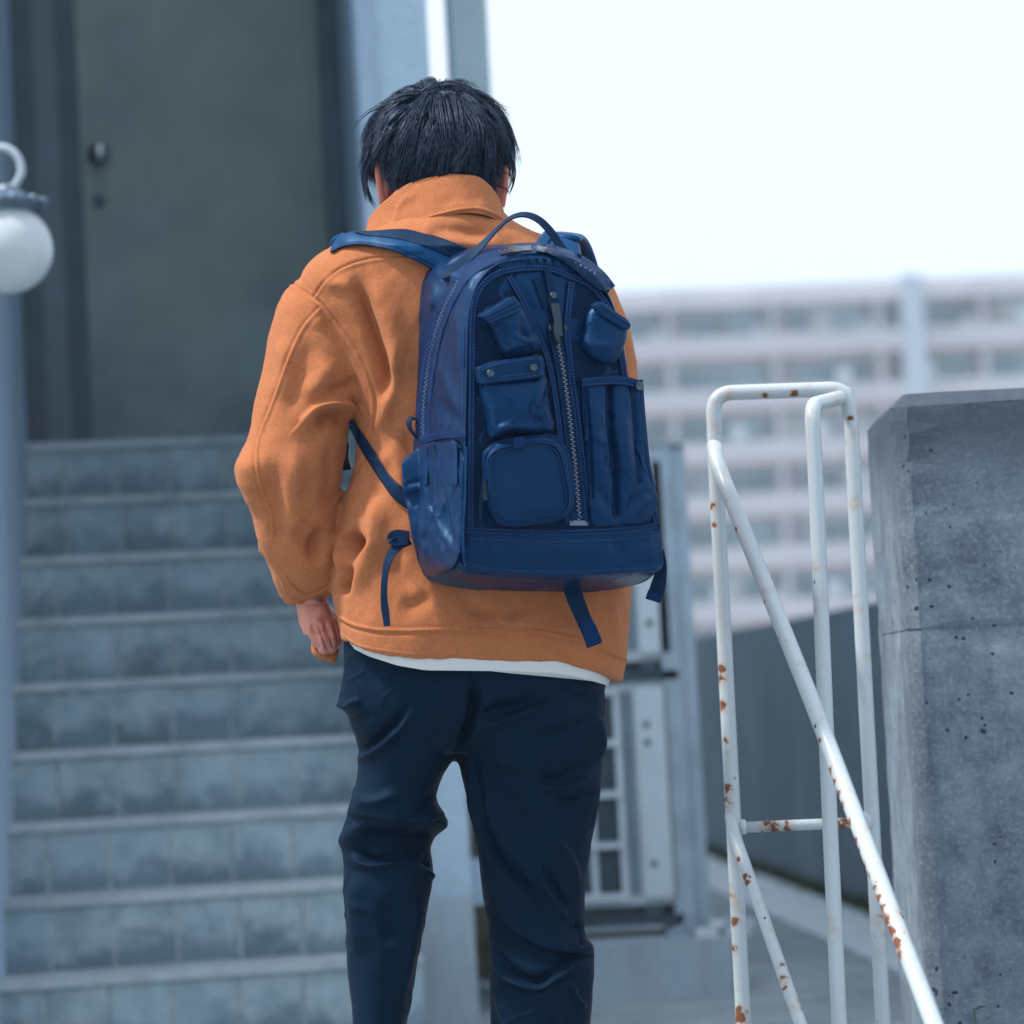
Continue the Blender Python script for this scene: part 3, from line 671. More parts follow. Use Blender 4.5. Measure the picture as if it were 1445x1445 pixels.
# ------------------------------------------------------------------ cloth, skin, hair materials
wool = NM('ochre_wool', .92, 0, .15)
_a = wool.noise(14, 5, .6); _f1 = wool.noise(420, 3, .7); _f2 = wool.noise(1500, 2, .6)
_c = wool.mix(_a, (.325, .100, .036), (.43, .145, .058)); _c = wool.mix(wool.math('MULTIPLY', wool.ramp(wool.mix(.5, _f1, wool.noise(230, 4, .7)), [(.40, 0), (.62, 1)]), .30), _c, (.62, .27, .14))
wool.color(_c); wool.sheen(.18, (1, .72, .45), .45); wool.bump(_f1, .5, .0018); wool.bump(_f2, .22, .0006); wool.bump(wool.noise(60, 4), .15, .003); wool = wool.m
wooldark = simple('wool_lining', (.20, .085, .03), .95, 0, .1)
shirtm = NM('white_jersey', .9); shirtm.color(shirtm.mix(shirtm.noise(300, 3), (.52, .54, .55), (.66, .67, .67))); shirtm.bump(shirtm.noise(600, 2), .3, .001); shirtm = shirtm.m
trm = NM('navy_trouser_cloth', .7, 0, .14); trm.b.inputs['Specular Tint'].default_value = (.3, .6, 1, 1)
_a = trm.noise(9, 5, .6); trm.color(trm.mix(_a, (.0010, .0070, .019), (.0018, .0115, .028)))
trm.rough(trm.mix(trm.noise(25, 3), (.60,)*3, (.74,)*3)); trm.sheen(.0, (.5, .7, 1), .4)
trm.bump(trm.noise(900, 2), .12, .0005); trm.bump(trm.noise(30, 4, .55, trm.map((1, 1, .5)), .4), .12, .003); trm = trm.m
skin = NM('skin', .5, 0, .4); skin.color(skin.mix(skin.ramp(skin.noise(40, 4), [(.3, 0), (.7, 1)]), (.50, .17, .125), (.62, .26, .20)))
skin.b.inputs['Subsurface Weight'].default_value = .25; skin.b.inputs['Subsurface Radius'].default_value = (.012, .005, .003); skin.b.inputs['Subsurface Scale'].default_value = 1.0
skin.bump(skin.noise(300, 3), .2, .001); skin = skin.m
hairm = NM('black_hair', .36, 0, .45); hairm.b.inputs['Specular Tint'].default_value = (.4, .65, 1, 1); hairm.color(hairm.mix(hairm.ramp(hairm.noise(170, 3), [(.42, 0), (.62, 1)]), (.003, .006, .014), (.030, .045, .080))); hairm = hairm.m
def nylon(name, c1, c2, rough=.42, wr=.35, sheen=.0):
    n = NM(name, rough, 0, .36); n.b.inputs['Specular Tint'].default_value = (.22, .58, 1, 1); a_ = n.noise(8, 4, .6)
    n.color(n.mix(a_, c1, c2)); n.rough(n.mix(n.noise(18, 4), (rough-.07,)*3, (rough+.10,)*3)); n.sheen(sheen, (.4, .65, 1), .4)
    tw = n.wave(560, n.map(rot=(0, R(40), 0)), 'X'); n.bump(tw, .10, .0006)
    n.bump(n.noise(420, 3, .6), .25, .0008); n.bump(n.noise(34, 4, .55, n.map((1, 1, .6)), .5), wr*.55, .004); n.bump(n.noise(9, 2, .5, None, .3), wr*.5, .010); return n.m
BLUE1, BLUE2 = (.0004, .0145, .054), (.0008, .022, .080)
nyl = nylon('navy_nylon', BLUE1, BLUE2, .35, .34)
nylflat = nylon('navy_nylon_flat', BLUE1, BLUE2, .48, .16)
nyldark = nylon('dark_webbing', (.0010, .009, .032), (.0018, .014, .046), .62, .10)
nylbind = nylon('binding_tape', (.0003, .012, .056), (.0006, .018, .078), .55, .12)
nylbase = nylon('coated_base_cloth', (.005, .042, .078), (.008, .055, .095), .5, .2)
thread = simple('stitching_thread', (.02, .085, .24), .7, 0, .1)
zmetal = simple('zipper_metal', (.26, .30, .36), .35, .9, .15, 200)
zblack = simple('black_zipper_metal', (.03, .045, .07), .32, .6, .1)
snapm = simple('snap_metal', (.10, .14, .18), .35, .85, .3, 300)
meshm = NM('mesh_fabric', .8, 0, .06)
def _diamond(n, rot): return n.wave(112, n.map(rot=(0, rot, 0)), 'X')
_g = meshm.math('MINIMUM', _diamond(meshm, R(28)), _diamond(meshm, R(-32)))
meshm.color(meshm.mix(meshm.ramp(_g, [(.08, 1), (.26, 0)]), (.0006, .003, .012), (.008, .040, .11))); meshm.bump(meshm.math('SUBTRACT', 1.0, _g), .6, .002); meshm = meshm.m

man = empty('person', Vector(MS([[650, 1845, 0]])[0]), 'man seen from behind in ochre wool jacket and navy trousers carrying a backpack', 'person')

# ------------------------------------------------------------------ jacket
HX = [440, 480, 509, 567, 600, 672, 764, 809, 855, 875, 920]; HYb = [880, 901, 919, 929, 931, 931, 931, 938, 953, 964, 975]
HT = [[440, 845], [468, 862], [494, 880], [520, 887], [552, 890], [642, 889], [748, 890], [824, 905], [876, 927], [900, 935]]
def hemy(x): return np.interp(x, HX, HYb)
def zyaw(V): return -(V[:, 0]-690)*.14
tor = [(285, 590, 700, 20, 60, 2.1, 0), (300, 578, 712, 24, 72, 2.1, 0), (318, 540, 735, 24, 88, 2.1, 0), (338, 490, 775, 20, 96, 2.2, 0), (362, 446, 822, 15, 104, 2.3, 0), (395, 424, 858, 10, 112, 2.4, 0),
       (440, 436, 878, 6, 120, 2.5, 0), (500, 468, 890, 5, 124, 2.5, 0), (560, 494, 896, 5, 122, 2.4, 0), (610, 502, 898, 5, 120, 2.3, 0), (660, 499, 900, 5, 120, 2.3, 0), (700, 486, 901, 5, 122, 2.3, 0),
       (750, 477, 899, 5, 126, 2.3, 0), (800, 474, 893, 5, 130, 2.3, 0), (850, 470, 888, 5, 134, 2.3, 0), (890, 476, 885, 5, 136, 2.6, 0), (918, 480, 880, 5, 134, 2.8, 0), (930, 480, 877, 5, 131, 2.9, 0)]
def ybend(V):
    w_ = np.clip((V[:, 1]-800)/130, 0, 1); return w_*(hemy(V[:, 0])-930)
torso = loftrings(tor, 90, 110, ybend, zyaw)
slv = [(395, 420, 470, 40, 30, 2, 0), (408, 405, 490, 38, 46, 2, 0), (430, 391, 505, 36, 62, 2.1, 0), (480, 377, 520, 36, 72, 2.2, 0), (530, 367, 522, 38, 72, 2.3, 0), (570, 358, 505, 44, 68, 2.3, 0), (600, 354, 492, 48, 66, 2.2, 0),
       (628, 345, 489, 52, 66, 2.2, 0), (655, 331, 486, 55, 66, 2.2, 0), (680, 335, 483, 52, 64, 2.2, 0), (700, 349, 480, 46, 62, 2.2, 0), (740, 360, 476, 34, 60, 2.2, -.02), (770, 367, 478, 22, 58, 2.2, -.06), (795, 380, 484, 10, 55, 2.2, -.12),
       (818, 389, 487, -4, 52, 2.1, -.16), (836, 398, 486, -18, 47, 2.0, -.20), (846, 408, 480, -30, 40, 2, -.24)]
sleeve = loftrings(slv, 90, 60)
rsl = [(400, 815, 850, 0, 20, 2, 0), (425, 806, 872, -4, 46, 2.1, 0), (450, 802, 884, -6, 62, 2.2, 0), (500, 800, 897, -15, 70, 2.2, 0), (600, 795, 902, -20, 66, 2.2, 0), (680, 780, 900, -40, 60, 2.2, 0), (720, 770, 890, -90, 55, 2.2, 0)]
rfor = [(700, 730, 888, -100, 46, 2, 0), (720, 722, 885, -110, 52, 2, 0), (742, 716, 870, -130, 48, 2, 0), (752, 725, 850, -140, 40, 2, 0)]
def tube3(path, rad, n=20, nr=24):
    """closed tapered tube in body space; path rows x,y,z and radii"""
    Q = cat(np.column_stack([path, rad]), nr); P_ = Q[:, :3]; V = []; T = np.gradient(P_, axis=0); T /= np.linalg.norm(T, axis=1)[:, None]
    a = np.cross(T[0], [0, 0, 1.0]); a = a if np.linalg.norm(a) > .2 else np.cross(T[0], [0, 1.0, 0]); a /= np.linalg.norm(a); th_ = np.linspace(0, 2*np.pi, n, endpoint=False)
    for i in range(nr):
        a = a-T[i]*(a@T[i]); a /= np.linalg.norm(a); b = np.cross(T[i], a)
        V.append(P_[i]+(np.cos(th_)[:, None]*a+np.sin(th_)[:, None]*b)*Q[i, 3])
    return np.vstack(V), grid_faces(nr, n)
rfore = tube3([(855, 690, -30), (838, 715, -90), (790, 725, -150), (730, 715, -190)], [52, 50, 44, 36])
corner = loftrings([(868, 452, 478, -62, 6, 2.4, 0), (890, 444, 480, -58, 7, 2.8, 0), (908, 440, 480, -50, 7, 3, .1), (922, 439, 477, -46, 7, 3.2, .25), (929, 441, 474, -45, 6, 3.2, .35), (932, 446, 470, -45, 3, 3, .35)], 20, 30)
jm = remesh([torso, sleeve, loftrings(rsl, 50, 50), rfore], 3.6, 5, 1, .5)
V = getco(jm)*1000; N = getno(jm)
seams = [([(442, 419), (458, 396), (481, 378), (511, 367), (545, 362), (600, 360)], 1.5, 2.2, 'seam'),
         ([(404, 395), (413, 400), (439, 418), (456, 431), (486, 470), (511, 508), (528, 553), (529, 586), (521, 625)], 1.6, 2.4, 'seam'),
         ([(454, 434), (428, 464), (406, 511), (386, 567), (364, 627), (366, 676), (382, 723), (386, 756)], 1.5, -2.2, 'seam'),
         (HT, 1.6, -2.6, 'seam'),
         ([(x, y-7) for x, y in zip(HX, HYb)], 1.0, -.9, 'seam'),
         ([(518, 644), (496, 678), (474, 716)], 1.5, 2.4, 'seam')]
folds = [([(497, 384), (510, 420), (524, 462), (538, 505), (545, 540), (540, 572)], 11, -17, 'g'),
         ([(512, 395), (540, 430), (560, 500), (566, 560)], 22, 6, 'g'),
         ([(552, 470), (556, 520), (548, 570), (536, 620)], 10, 6, 'g'),
         ([(428, 592), (442, 577), (458, 569), (474, 566), (492, 569)], 7, 9, 'lap', 1),
         ([(440, 600), (460, 590), (480, 588), (494, 596)], 11, -10, 'g'),
         ([(398, 470), (404, 520), (395, 570)], 14, 5, 'g'), ([(440, 470), (425, 530), (400, 600)], 14, -4, 'g'),
         ([(470, 500), (450, 540), (425, 560)], 16, 6, 'g'), ([(505, 530), (488, 548), (455, 552)], 9, -4, 'g'),
         ([(345, 640), (352, 680), (372, 730)], 14, 5, 'g'), ([(392, 640), (385, 690), (396, 740), (384, 790)], 12, -5, 'g'),
         ([(420, 620), (412, 700), (418, 770)], 18, 6, 'g'), ([(462, 620), (470, 680), (455, 730)], 14, -4, 'g'),
         ([(408, 745), (432, 765), (462, 770)], 12, -5, 'g'), ([(438, 800), (448, 770), (462, 740)], 12, -10, 'g'),
         ([(474, 752), (484, 785), (484, 812), (470, 834)], 6, 8, 'g'),
         ([(392, 810), (407, 838), (430, 852), (455, 846), (478, 828)], 2.2, 3.0, 'g'), ([(398, 800), (412, 826), (432, 839), (453, 833), (470, 818)], 1.4, -2.2, 'g'),
         ([(484, 756), (500, 768), (516, 782)], 13, -26, 'g'), ([(500, 795), (488, 820), (478, 840)], 9, -14, 'g'),
         ([(536, 690), (530, 740), (514, 800), (488, 850)], 15, 9, 'g'), ([(560, 760), (560, 800), (590, 840)], 14, -6, 'g'),
         ([(610, 835), (590, 850), (560, 862)], 14, -5, 'g'), ([(700, 850), (720, 875), (760, 880)], 16, 4, 'g'), ([(800, 850), (820, 880), (840, 900)], 10, -4, 'g'),
         ([(858, 850), (866, 880), (868, 915)], 7, 4, 'g'), ([(640, 850), (700, 866), (740, 866)], 12, -4, 'g'),
         ([(535, 630), (560, 660), (568, 720)], 14, 5, 'g'), ([(566, 600), (580, 650), (584, 700)], 10, -6, 'g'),
         ([(600, 318), (650, 326), (700, 334)], 11, -4, 'g'), ([(610, 338), (660, 345), (720, 348)], 10, 4, 'g'), ([(430, 412), (450, 440), (446, 470)], 10, 4, 'g'),
         ([(455, 405), (480, 400), (500, 410)], 10, 4, 'g')]
V = relief(V, N, [(a[0], a[1]*.95, a[2]*1.7)+tuple(a[3:]) for a in folds]); setco(jm, V/1000); N = getno(jm)
V = V+N*(fbm(V, 95, 2, 1)*2.2+fbm(V*np.array([1, .8, 1]), 34, 2, 5)*.55)[:, None]
V = relief(V, N, seams)
jacket = finish(jm, V, 'jacket', wool, man, 'ochre wool jacket with raised seams')
# collar
def keyring(keys, n=96):
    keys = sorted(keys); a = np.array([k[0] for k in keys], float); P_ = np.array([k[1:] for k in keys], float)
    aa = np.r_[a-360, a, a+360]; PP = np.vstack([P_]*3); t = np.linspace(-180, 180, n, endpoint=False)
    out = np.stack([np.interp(t, aa, PP[:, j]) for j in range(3)], 1)
    for _ in range(10): out = (np.roll(out, 1, 0)+out*2+np.roll(out, -1, 0))/4
    return out
bot = keyring([(0, 656, 299, 112), (30, 688, 303, 98), (60, 712, 316, 62), (90, 722, 340, 10), (135, 695, 372, -66), (180, 620, 400, -96), (-30, 610, 309, 108), (-60, 560, 323, 80), (-90, 512, 345, 14), (-135, 515, 380, -66)])
topr = keyring([(0, 646, 245, 84), (30, 678, 249, 74), (60, 697, 270, 46), (90, 706, 296, 6), (135, 684, 330, -60), (180, 620, 352, -84), (-30, 604, 249, 80), (-60, 560, 267, 58), (-90, 524, 301, 14), (-135, 522, 338, -60)])
rows = []
for t, o_ in [(0, 0), (.06, 2.5), (.2, 3.5), (.4, 3), (.6, 3), (.8, 4), (.93, 4.5), (1, 2), (1.0, -3), (.9, -6), (.5, -7), (0, -8)]:
    p = bot*(1-t)+topr*t; c = p.mean(0); d = p-c; d[:, 1] = 0; d /= np.linalg.norm(d, axis=1)[:, None]+1e-9; rows.append(p+d*o_)
def rmesh(name, V, Fc, mat, parent, feats=None, noise=None, parts=None):
    """closed grid in body space -> relief along its normals -> world"""
    me = bpy.data.meshes.new(name); me.from_pydata((np.asarray(V)/1000).tolist(), [], Fc); me.update()
    bm = bmesh.new(); bm.from_mesh(me); bmesh.ops.recalc_face_normals(bm, faces=bm.faces); bm.to_mesh(me); bm.free()
    V = getco(me)*1000
    if noise:
        N = getno(me); sd = noise[2] if len(noise) > 2 else 0; D = fbm(V, noise[0], 2, sd)*noise[1]
        if mat is nyl: r = fbm(V, noise[0]*1.5, 2, sd+31); D = D+noise[1]*1.3*np.exp(-(r/.10)**2)*np.clip(fbm(V, noise[0]*2, 1, sd+50)*2+.4, 0, 1)
        V = V+N*D[:, None]; setco(me, V/1000)
    if feats: V = relief(V, getno(me), feats)
    return finish(me, V, name, mat, parent), V
rows2 = []
for a_, b_ in zip(rows[:-1], rows[1:]):
    for t in np.linspace(0, 1, 5)[:-1]: rows2.append(a_*(1-t)+b_*t)
rows2.append(rows[-1]); CV = np.array(rows2); CV = np.stack([even(r, 300, True) for r in CV])
for _ in range(6): CV[1:-1] = (CV[:-2]+2*CV[1:-1]+CV[2:])/4
rmesh('collar', CV.reshape(-1, 3), grid_faces(len(CV), 300, True, False, False), wool, jacket, [([(557, 321), (561, 300), (570, 284), (590, 270)], 5, 3.5, 'g'), ([(548, 315), (556, 290)], 6, -3, 'g'), ([(610, 290), (650, 280), (690, 284)], 8, -2, 'g'), ([(556, 322), (584, 313), (625, 301), (656, 295), (677, 295), (698, 302), (712, 312)], 1.5, -2.2, 'seam'), ([(560, 262), (600, 245), (650, 243), (690, 256)], 5, 2, 'g')], (60, 1.6, 4))
from mathutils.bvhtree import BVHTree
def height_grid(V, Fc, x0, x1, y0, y1, st=2.0, slope=1.5, it=40):
    bvh = BVHTree.FromPolygons([Vector(v) for v in V], Fc); xs = np.arange(x0, x1, st); ys = np.arange(y0, y1, st); G = np.full((len(ys), len(xs)), np.nan); dn = Vector((0, 0, -1))
    for i, y in enumerate(ys):
        for j, x in enumerate(xs):
            h = bvh.ray_cast(Vector((x, y, 900)), dn)[0]
            if h is not None: G[i, j] = h.z
    for _ in range(it):
        m_ = np.isnan(G)
        if not m_.any(): break
        P_ = np.pad(G, 1, constant_values=np.nan); nb = np.stack([P_[:-2, 1:-1], P_[2:, 1:-1], P_[1:-1, :-2], P_[1:-1, 2:]])
        with np.errstate(all='ignore'):
            import warnings; warnings.simplefilter('ignore'); b = np.nanmax(nb, 0)
        G[m_] = (b-slope*st)[m_]
    G = np.nan_to_num(G, nan=0.0)
    def f(x, y):
        u = np.clip((np.asarray(x, float)-x0)/st, 0, len(xs)-1.001); v = np.clip((np.asarray(y, float)-y0)/st, 0, len(ys)-1.001); i, j = v.astype(int), u.astype(int); a, b = v-i, u-j
        return G[i, j]*(1-a)*(1-b)+G[i+1, j]*a*(1-b)+G[i, j+1]*(1-a)*b+G[i+1, j+1]*a*b
    return f
Vj = invMS(getco(jm)); ZJ = height_grid(Vj, [tuple(p_.vertices) for p_ in jm.polygons], 440, 900, 300, 960, 3.0)
# sleeve cuff tab and button seen at the outer edge
mmesh('cuff_tab', *loftrings([(752, 366, 384, 20, 14, 2.6, 0), (762, 364, 386, 20, 16, 2.8, 0), (778, 366, 386, 18, 16, 2.8, 0), (786, 372, 386, 16, 12, 2.4, 0)], 14, 26), wool, jacket)
mmesh('cuff_lining', *loftrings([(757, 373, 379, 33, 3, 3, 0), (773, 374, 379, 32, 3, 3, 0)], 4, 16), wooldark, jacket)
V = MS(np.array([[0, 0, 0]])); bt = Vector(MS([[451, 846, 14]])[0])
MB().lathe(bt, [(0, 0), (.0050, 0), (.0054, .0008), (.005, .0014), (0, .0012)], (-.1, -.35, -1), 20).build('cuff_button', snapm, jacket)
# front corner of the jacket held in the fist
cm = remesh([corner], 2.0, 2, 1); V = getco(cm)*1000
finish(cm, V, 'front_corner', wool, jacket)

# short wool fibres standing off the cloth
fn = 52000; co_ = np.asarray(Vj); pn = np.array([p_.vertices[:] if len(p_.vertices) == 4 else tuple(p_.vertices)+(p_.vertices[2],) for p_ in jm.polygons]); rs0 = np.random.RandomState(2)
pi_ = rs0.randint(0, len(pn), fn*2); w4 = rs0.dirichlet((1, 1, 1, 1), fn*2); P0 = (co_[pn[pi_]]*w4[..., None]).sum(1); e_1 = co_[pn[pi_, 1]]-co_[pn[pi_, 0]]; e_2 = co_[pn[pi_, 2]]-co_[pn[pi_, 0]]; nn_ = np.cross(e_1, e_2); nn_ /= np.linalg.norm(nn_, axis=1)[:, None]+1e-9
cc_ = co_.mean(0); sgn = np.sign(np.mean((nn_*(P0-cc_)).sum(1))); nn_ *= sgn; kp = (nn_[:, 2] > -.35) & (P0[:, 1] > 300); P0 = P0[kp][:fn]; nn_ = nn_[kp][:fn]; fn = len(P0)
tip = P0+nn_*rs0.uniform(.5, 1.9, fn)[:, None]+rs0.normal(0, .7, (fn, 3)); sd_ = rs0.normal(0, 1, (fn, 3)); sd_ /= np.linalg.norm(sd_, axis=1)[:, None]; VF = np.stack([P0-nn_*.3-sd_*.13, P0-nn_*.3+sd_*.13, tip], 1).reshape(-1, 3)
fz = mmesh('wool_fuzz', VF, np.arange(fn*3).reshape(-1, 3), wool, jacket, False); tag(fz, kind='stuff')

# hem of the shirt
sh = [(880, 490, 880, 5, 128, 2.3, 0), (925, 490, 868, 5, 127, 2.8, 0), (945, 496, 858, 5, 125, 2.9, 0)]
def shb(V):
    t = np.interp(V[:, 0], [480, 520, 560, 600, 700, 780, 820, 850, 862], [906, 926, 939, 946, 947, 950, 957, 965, 969])
    return np.clip((V[:, 1]-880)/65, 0, 1)*(t-945)
mmesh('shirt', *loftrings(sh, 20, 110, shb, zyaw), shirtm, man)

# ------------------------------------------------------------------ trousers
hip = [(880, 486, 858, 0, 100, 2.3, 0), (940, 484, 856, 2, 108, 2.3, 0), (985, 482, 853, 2, 112, 2.3, 0), (1020, 494, 852, 0, 108, 2.4, 0), (1048, 506, 851, 0, 95, 2.4, 0), (1062, 512, 849, 0, 70, 2.4, 0)]
ll = [(930, 486, 690, 5, 96, 2.1, 0), (975, 480, 680, 6, 106, 2.1, 0), (992, 478, 668, 6, 108, 2.1, 0), (1010, 491, 660, 4, 106, 2.1, 0), (1050, 504, 648, 4, 100, 2.1, 0), (1070, 505, 640, 4, 96, 2.1, 0), (1100, 503, 622, 2, 90, 2.1, 0), (1125, 495, 616, 2, 88, 2.1, 0),
      (1145, 489, 626, 4, 88, 2.1, .02), (1158, 487, 634, 4, 86, 2.1, .03), (1170, 482, 630, -4, 80, 2.1, .0), (1184, 477, 616, -14, 68, 2.1, -.05), (1198, 482, 608, -20, 62, 2.1, -.03), (1225, 484, 612, -18, 66, 2.1, 0), (1262, 484, 607, -16, 68, 2.1, 0),
      (1310, 487, 598, -14, 66, 2.1, 0), (1370, 491, 588, -12, 62, 2.1, 0), (1445, 497, 574, -10, 58, 2.1, 0), (1560, 500, 566, -6, 54, 2.1, 0), (1700, 505, 562, 0, 50, 2.1, 0), (1782, 503, 566, 0, 50, 2.1, 0), (1790, 505, 564, 0, 48, 2.1, 0)]
rl = [(930, 640, 850, 2, 84, 2.1, 0), (975, 636, 853, 2, 98, 2.1, 0), (1020, 638, 852, 4, 108, 2.1, 0), (1060, 642, 850, 2, 104, 2.1, 0), (1090, 650, 849, 0, 98, 2.1, 0), (1120, 658, 847, 0, 94, 2.1, 0), (1155, 666, 841, 0, 90, 2.1, 0), (1190, 671, 835, -2, 86, 2.1, 0),
      (1230, 677, 829, -4, 82, 2.1, 0), (1270, 682, 825, -6, 78, 2.1, 0), (1305, 687, 824, -8, 76, 2.1, 0), (1322, 689, 828, -6, 78, 2.1, 0), (1340, 691, 838, -4, 80, 2.1, 0), (1380, 692, 838, -8, 78, 2.1, 0), (1445, 692, 834, -12, 74, 2.1, 0), (1560, 698, 822, -8, 66, 2.1, 0),
      (1700, 706, 800, 0, 58, 2.1, 0), (1790, 712, 790, 0, 54, 2.1, 0), (1798, 714, 788, 0, 52, 2.1, 0)]
tm = remesh([loftrings(hip, 40, 90, None, zyaw), loftrings(ll, 120, 60), loftrings(rl, 120, 60)], 4.0, 4, 1)
V = getco(tm)*1000; N = getno(tm)
tf = [([(657, 1051), (666, 1111), (681, 1171), (704, 1220), (742, 1262), (772, 1294)], 6, 8, 'fold'), ([(672, 1090), (690, 1150), (716, 1200), (760, 1240)], 10, 5, 'g'),
      ([(684, 1278), (705, 1305), (727, 1322), (764, 1340), (800, 1347), (838, 1345)], 7, -12, 'lap', 1), ([(690, 1300), (715, 1335), (760, 1356), (815, 1362)], 9, -7, 'g'),
      ([(690, 1335), (704, 1362), (724, 1384), (760, 1394), (784, 1380), (810, 1362), (838, 1352)], 6, 8, 'fold'), ([(750, 1400), (780, 1430), (790, 1470)], 9, 6, 'g'),
      ([(751, 1218), (779, 1270), (802, 1298)], 8, 7, 'fold'), ([(753, 1104), (791, 1112), (848, 1080)], 8, 7, 'fold'), ([(764, 1160), (790, 1195), (806, 1222), (818, 1262)], 10, 7, 'g'), ([(700, 1110), (740, 1150), (770, 1200)], 12, -5, 'g'),
      ([(664, 1026), (700, 1020), (735, 1010), (800, 988)], 10, 8, 'fold'), ([(730, 1040), (790, 1035), (840, 1010)], 12, -6, 'g'), ([(690, 1060), (720, 1080), (760, 1082)], 12, 4, 'g'), ([(780, 1135), (820, 1130), (846, 1115)], 9, -6, 'g'),
      ([(790, 960), (815, 975), (850, 965)], 9, 5, 'g'), ([(836, 1000), (846, 1040), (844, 1080)], 9, 5, 'g'),
      ([(500, 1075), (520, 1066), (538, 1055), (568, 1024), (590, 990)], 7, 7, 'fold'), ([(600, 990), (625, 1000), (640, 1030), (646, 1056)], 10, 6, 'g'), ([(668, 945), (668, 1000), (655, 1040), (644, 1066)], 8, -16, 'g'),
      ([(668, 938), (669, 960), (667, 1000)], 1.4, 1.6, 'seam'), ([(476, 988), (490, 996), (510, 985)], 6, 7, 'g'), ([(480, 1008), (500, 1016), (530, 1010)], 8, -5, 'g'),
      ([(483, 1150), (520, 1158), (560, 1164), (600, 1164), (636, 1150)], 8, -8, 'lap', 1), ([(486, 1176), (540, 1188), (590, 1190), (612, 1180)], 11, -12, 'g'), ([(492, 1130), (530, 1132), (570, 1116)], 11, 5, 'g'), ([(610, 1110), (600, 1140), (575, 1156)], 9, -6, 'g'),
      ([(486, 1202), (520, 1222), (560, 1218), (606, 1206)], 7, 7, 'fold'), ([(575, 1222), (598, 1228), (612, 1244)], 6, 7, 'g'), ([(604, 1204), (600, 1216), (610, 1226)], 3, -4, 'g'), ([(500, 1230), (502, 1290), (508, 1360)], 12, 6, 'g'), ([(596, 1250), (580, 1330), (560, 1420)], 12, 6, 'g'), ([(545, 1260), (550, 1340)], 16, -6, 'g'),
      ([(812, 1296), (822, 1318), (824, 1340)], 5, -9, 'g'), ([(700, 1400), (715, 1440), (720, 1480)], 8, 6, 'g'), ([(800, 1380), (812, 1410), (828, 1425)], 7, 6, 'g')]
V = relief(V, N, [(a[0], a[1]*.8, a[2]*1.45)+tuple(a[3:]) for a in tf]); setco(tm, V/1000); N = getno(tm)
rdg = fbm(V*np.array([.7, 1.2, .7]), 150, 2, 71); V = V+N*(1.6*np.exp(-(rdg/.07)**2)*np.clip(fbm(V, 200, 1, 13)*2+.2, 0, 1)+fbm(V*np.array([1, .7, 1]), 95, 2, 7)*2.0+fbm(V*np.array([.8, 1, .8])+fbm(V, 120, 1, 3)[:, None]*20, 34, 2, 17)*.35)[:, None]
trousers = finish(tm, V, 'trousers', trm, man)

# ------------------------------------------------------------------ shoes
shoem = simple('black_shoe_leather', (.02, .022, .028), .4, 0, .1); solem = simple('shoe_sole', (.3, .3, .3), .8)
for xc, zc in ((533, -20), (752, -20)):
    Vs, Fs = loftrings([(1745, xc-36, xc+36, zc+20, 44, 2.2, 0), (1785, xc-40, xc+40, zc, 70, 2.2, 0), (1805, xc-44, xc+44, zc-50, 128, 2.3, 0), (1830, xc-47, xc+47, zc-70, 150, 2.4, 0), (1838, xc-47, xc+47, zc-70, 150, 2.4, 0)], 24, 48)
    s_ = mmesh('shoe', Vs, Fs, shoem, man)
    mmesh('sole', *loftrings([(1834, xc-49, xc+49, zc-70, 153, 2.4, 0), (1846, xc-49, xc+49, zc-70, 153, 2.4, 0)], 4, 48), solem, s_)

# ------------------------------------------------------------------ body: head, neck, ears, hands in one skin
def ellip(c, r, n=28, m=36, rot=None):
    u = np.linspace(0, np.pi, n)[1:-1]; v = np.linspace(0, 2*np.pi, m, endpoint=False); V = []
    for a in u: V.append(np.stack([np.sin(a)*np.cos(v)*r[0], -np.cos(a)*r[1]*np.ones(m), np.sin(a)*np.sin(v)*r[2]], 1))
    V = np.vstack(V)
    if rot is not None: V = V@np.array(Matrix.Rotation(rot[1], 3, rot[0])).T
    return V+np.array(c), grid_faces(n-2, m)
HC = np.array([622, 214, -28.])
head = [ellip(HC+[0, 2, 0], (78, 82, 92), rot=('X', .15)), ellip(HC+[0, 52, -52], (58, 62, 52), rot=('X', .25)), tube3([(632, 420, 0), (632, 330, 6), (626, 270, -6), (622, 230, -20)], [66, 60, 58, 58]),
        ellip(HC+[0, 100, -78], (26, 20, 22)), tube3([HC+[0, 22, -98], HC+[0, 42, -116], HC+[0, 56, -110]], [9, 13, 12], 14, 10),
        ellip(HC+[0, 78, -96], (26, 6, 12)), ellip(HC+[0, 88, -94], (24, 7, 12)), ellip(HC+[-32, 24, -88], (16, 9, 8)), ellip(HC+[32, 24, -88], (16, 9, 8)), ellip(HC+[-32, 12, -92], (20, 5, 6)), ellip(HC+[32, 12, -92], (20, 5, 6))]
def ear(sx, cx, cy, cz, s=1.0):
    pts = [(0, 28, -4), (-2, 12, 2), (-4, -12, 8), (-4, -28, 4), (-2, -33, -8), (0, -24, -20), (0, -6, -22)]
    rim = tube3([(cx+sx*(-x*1.8+4)*s, cy+y*s, cz+z*s) for x, y, z in pts], [6.5, 5.5, 5, 5, 5, 4.5, 4], 12, 20)
    pad = ellip((cx-sx*2, cy-2*s, cz-6), (4.5, 27*s, 15), 16, 20)
    return [rim, pad]
head += ear(-1, 545, 258, 2, 1.0)+ear(1, 703, 266, -6, .9)
for q in ((545, 262, -4), (703, 268, -10)): head.append(ellip(q, (14, 16, 12)))
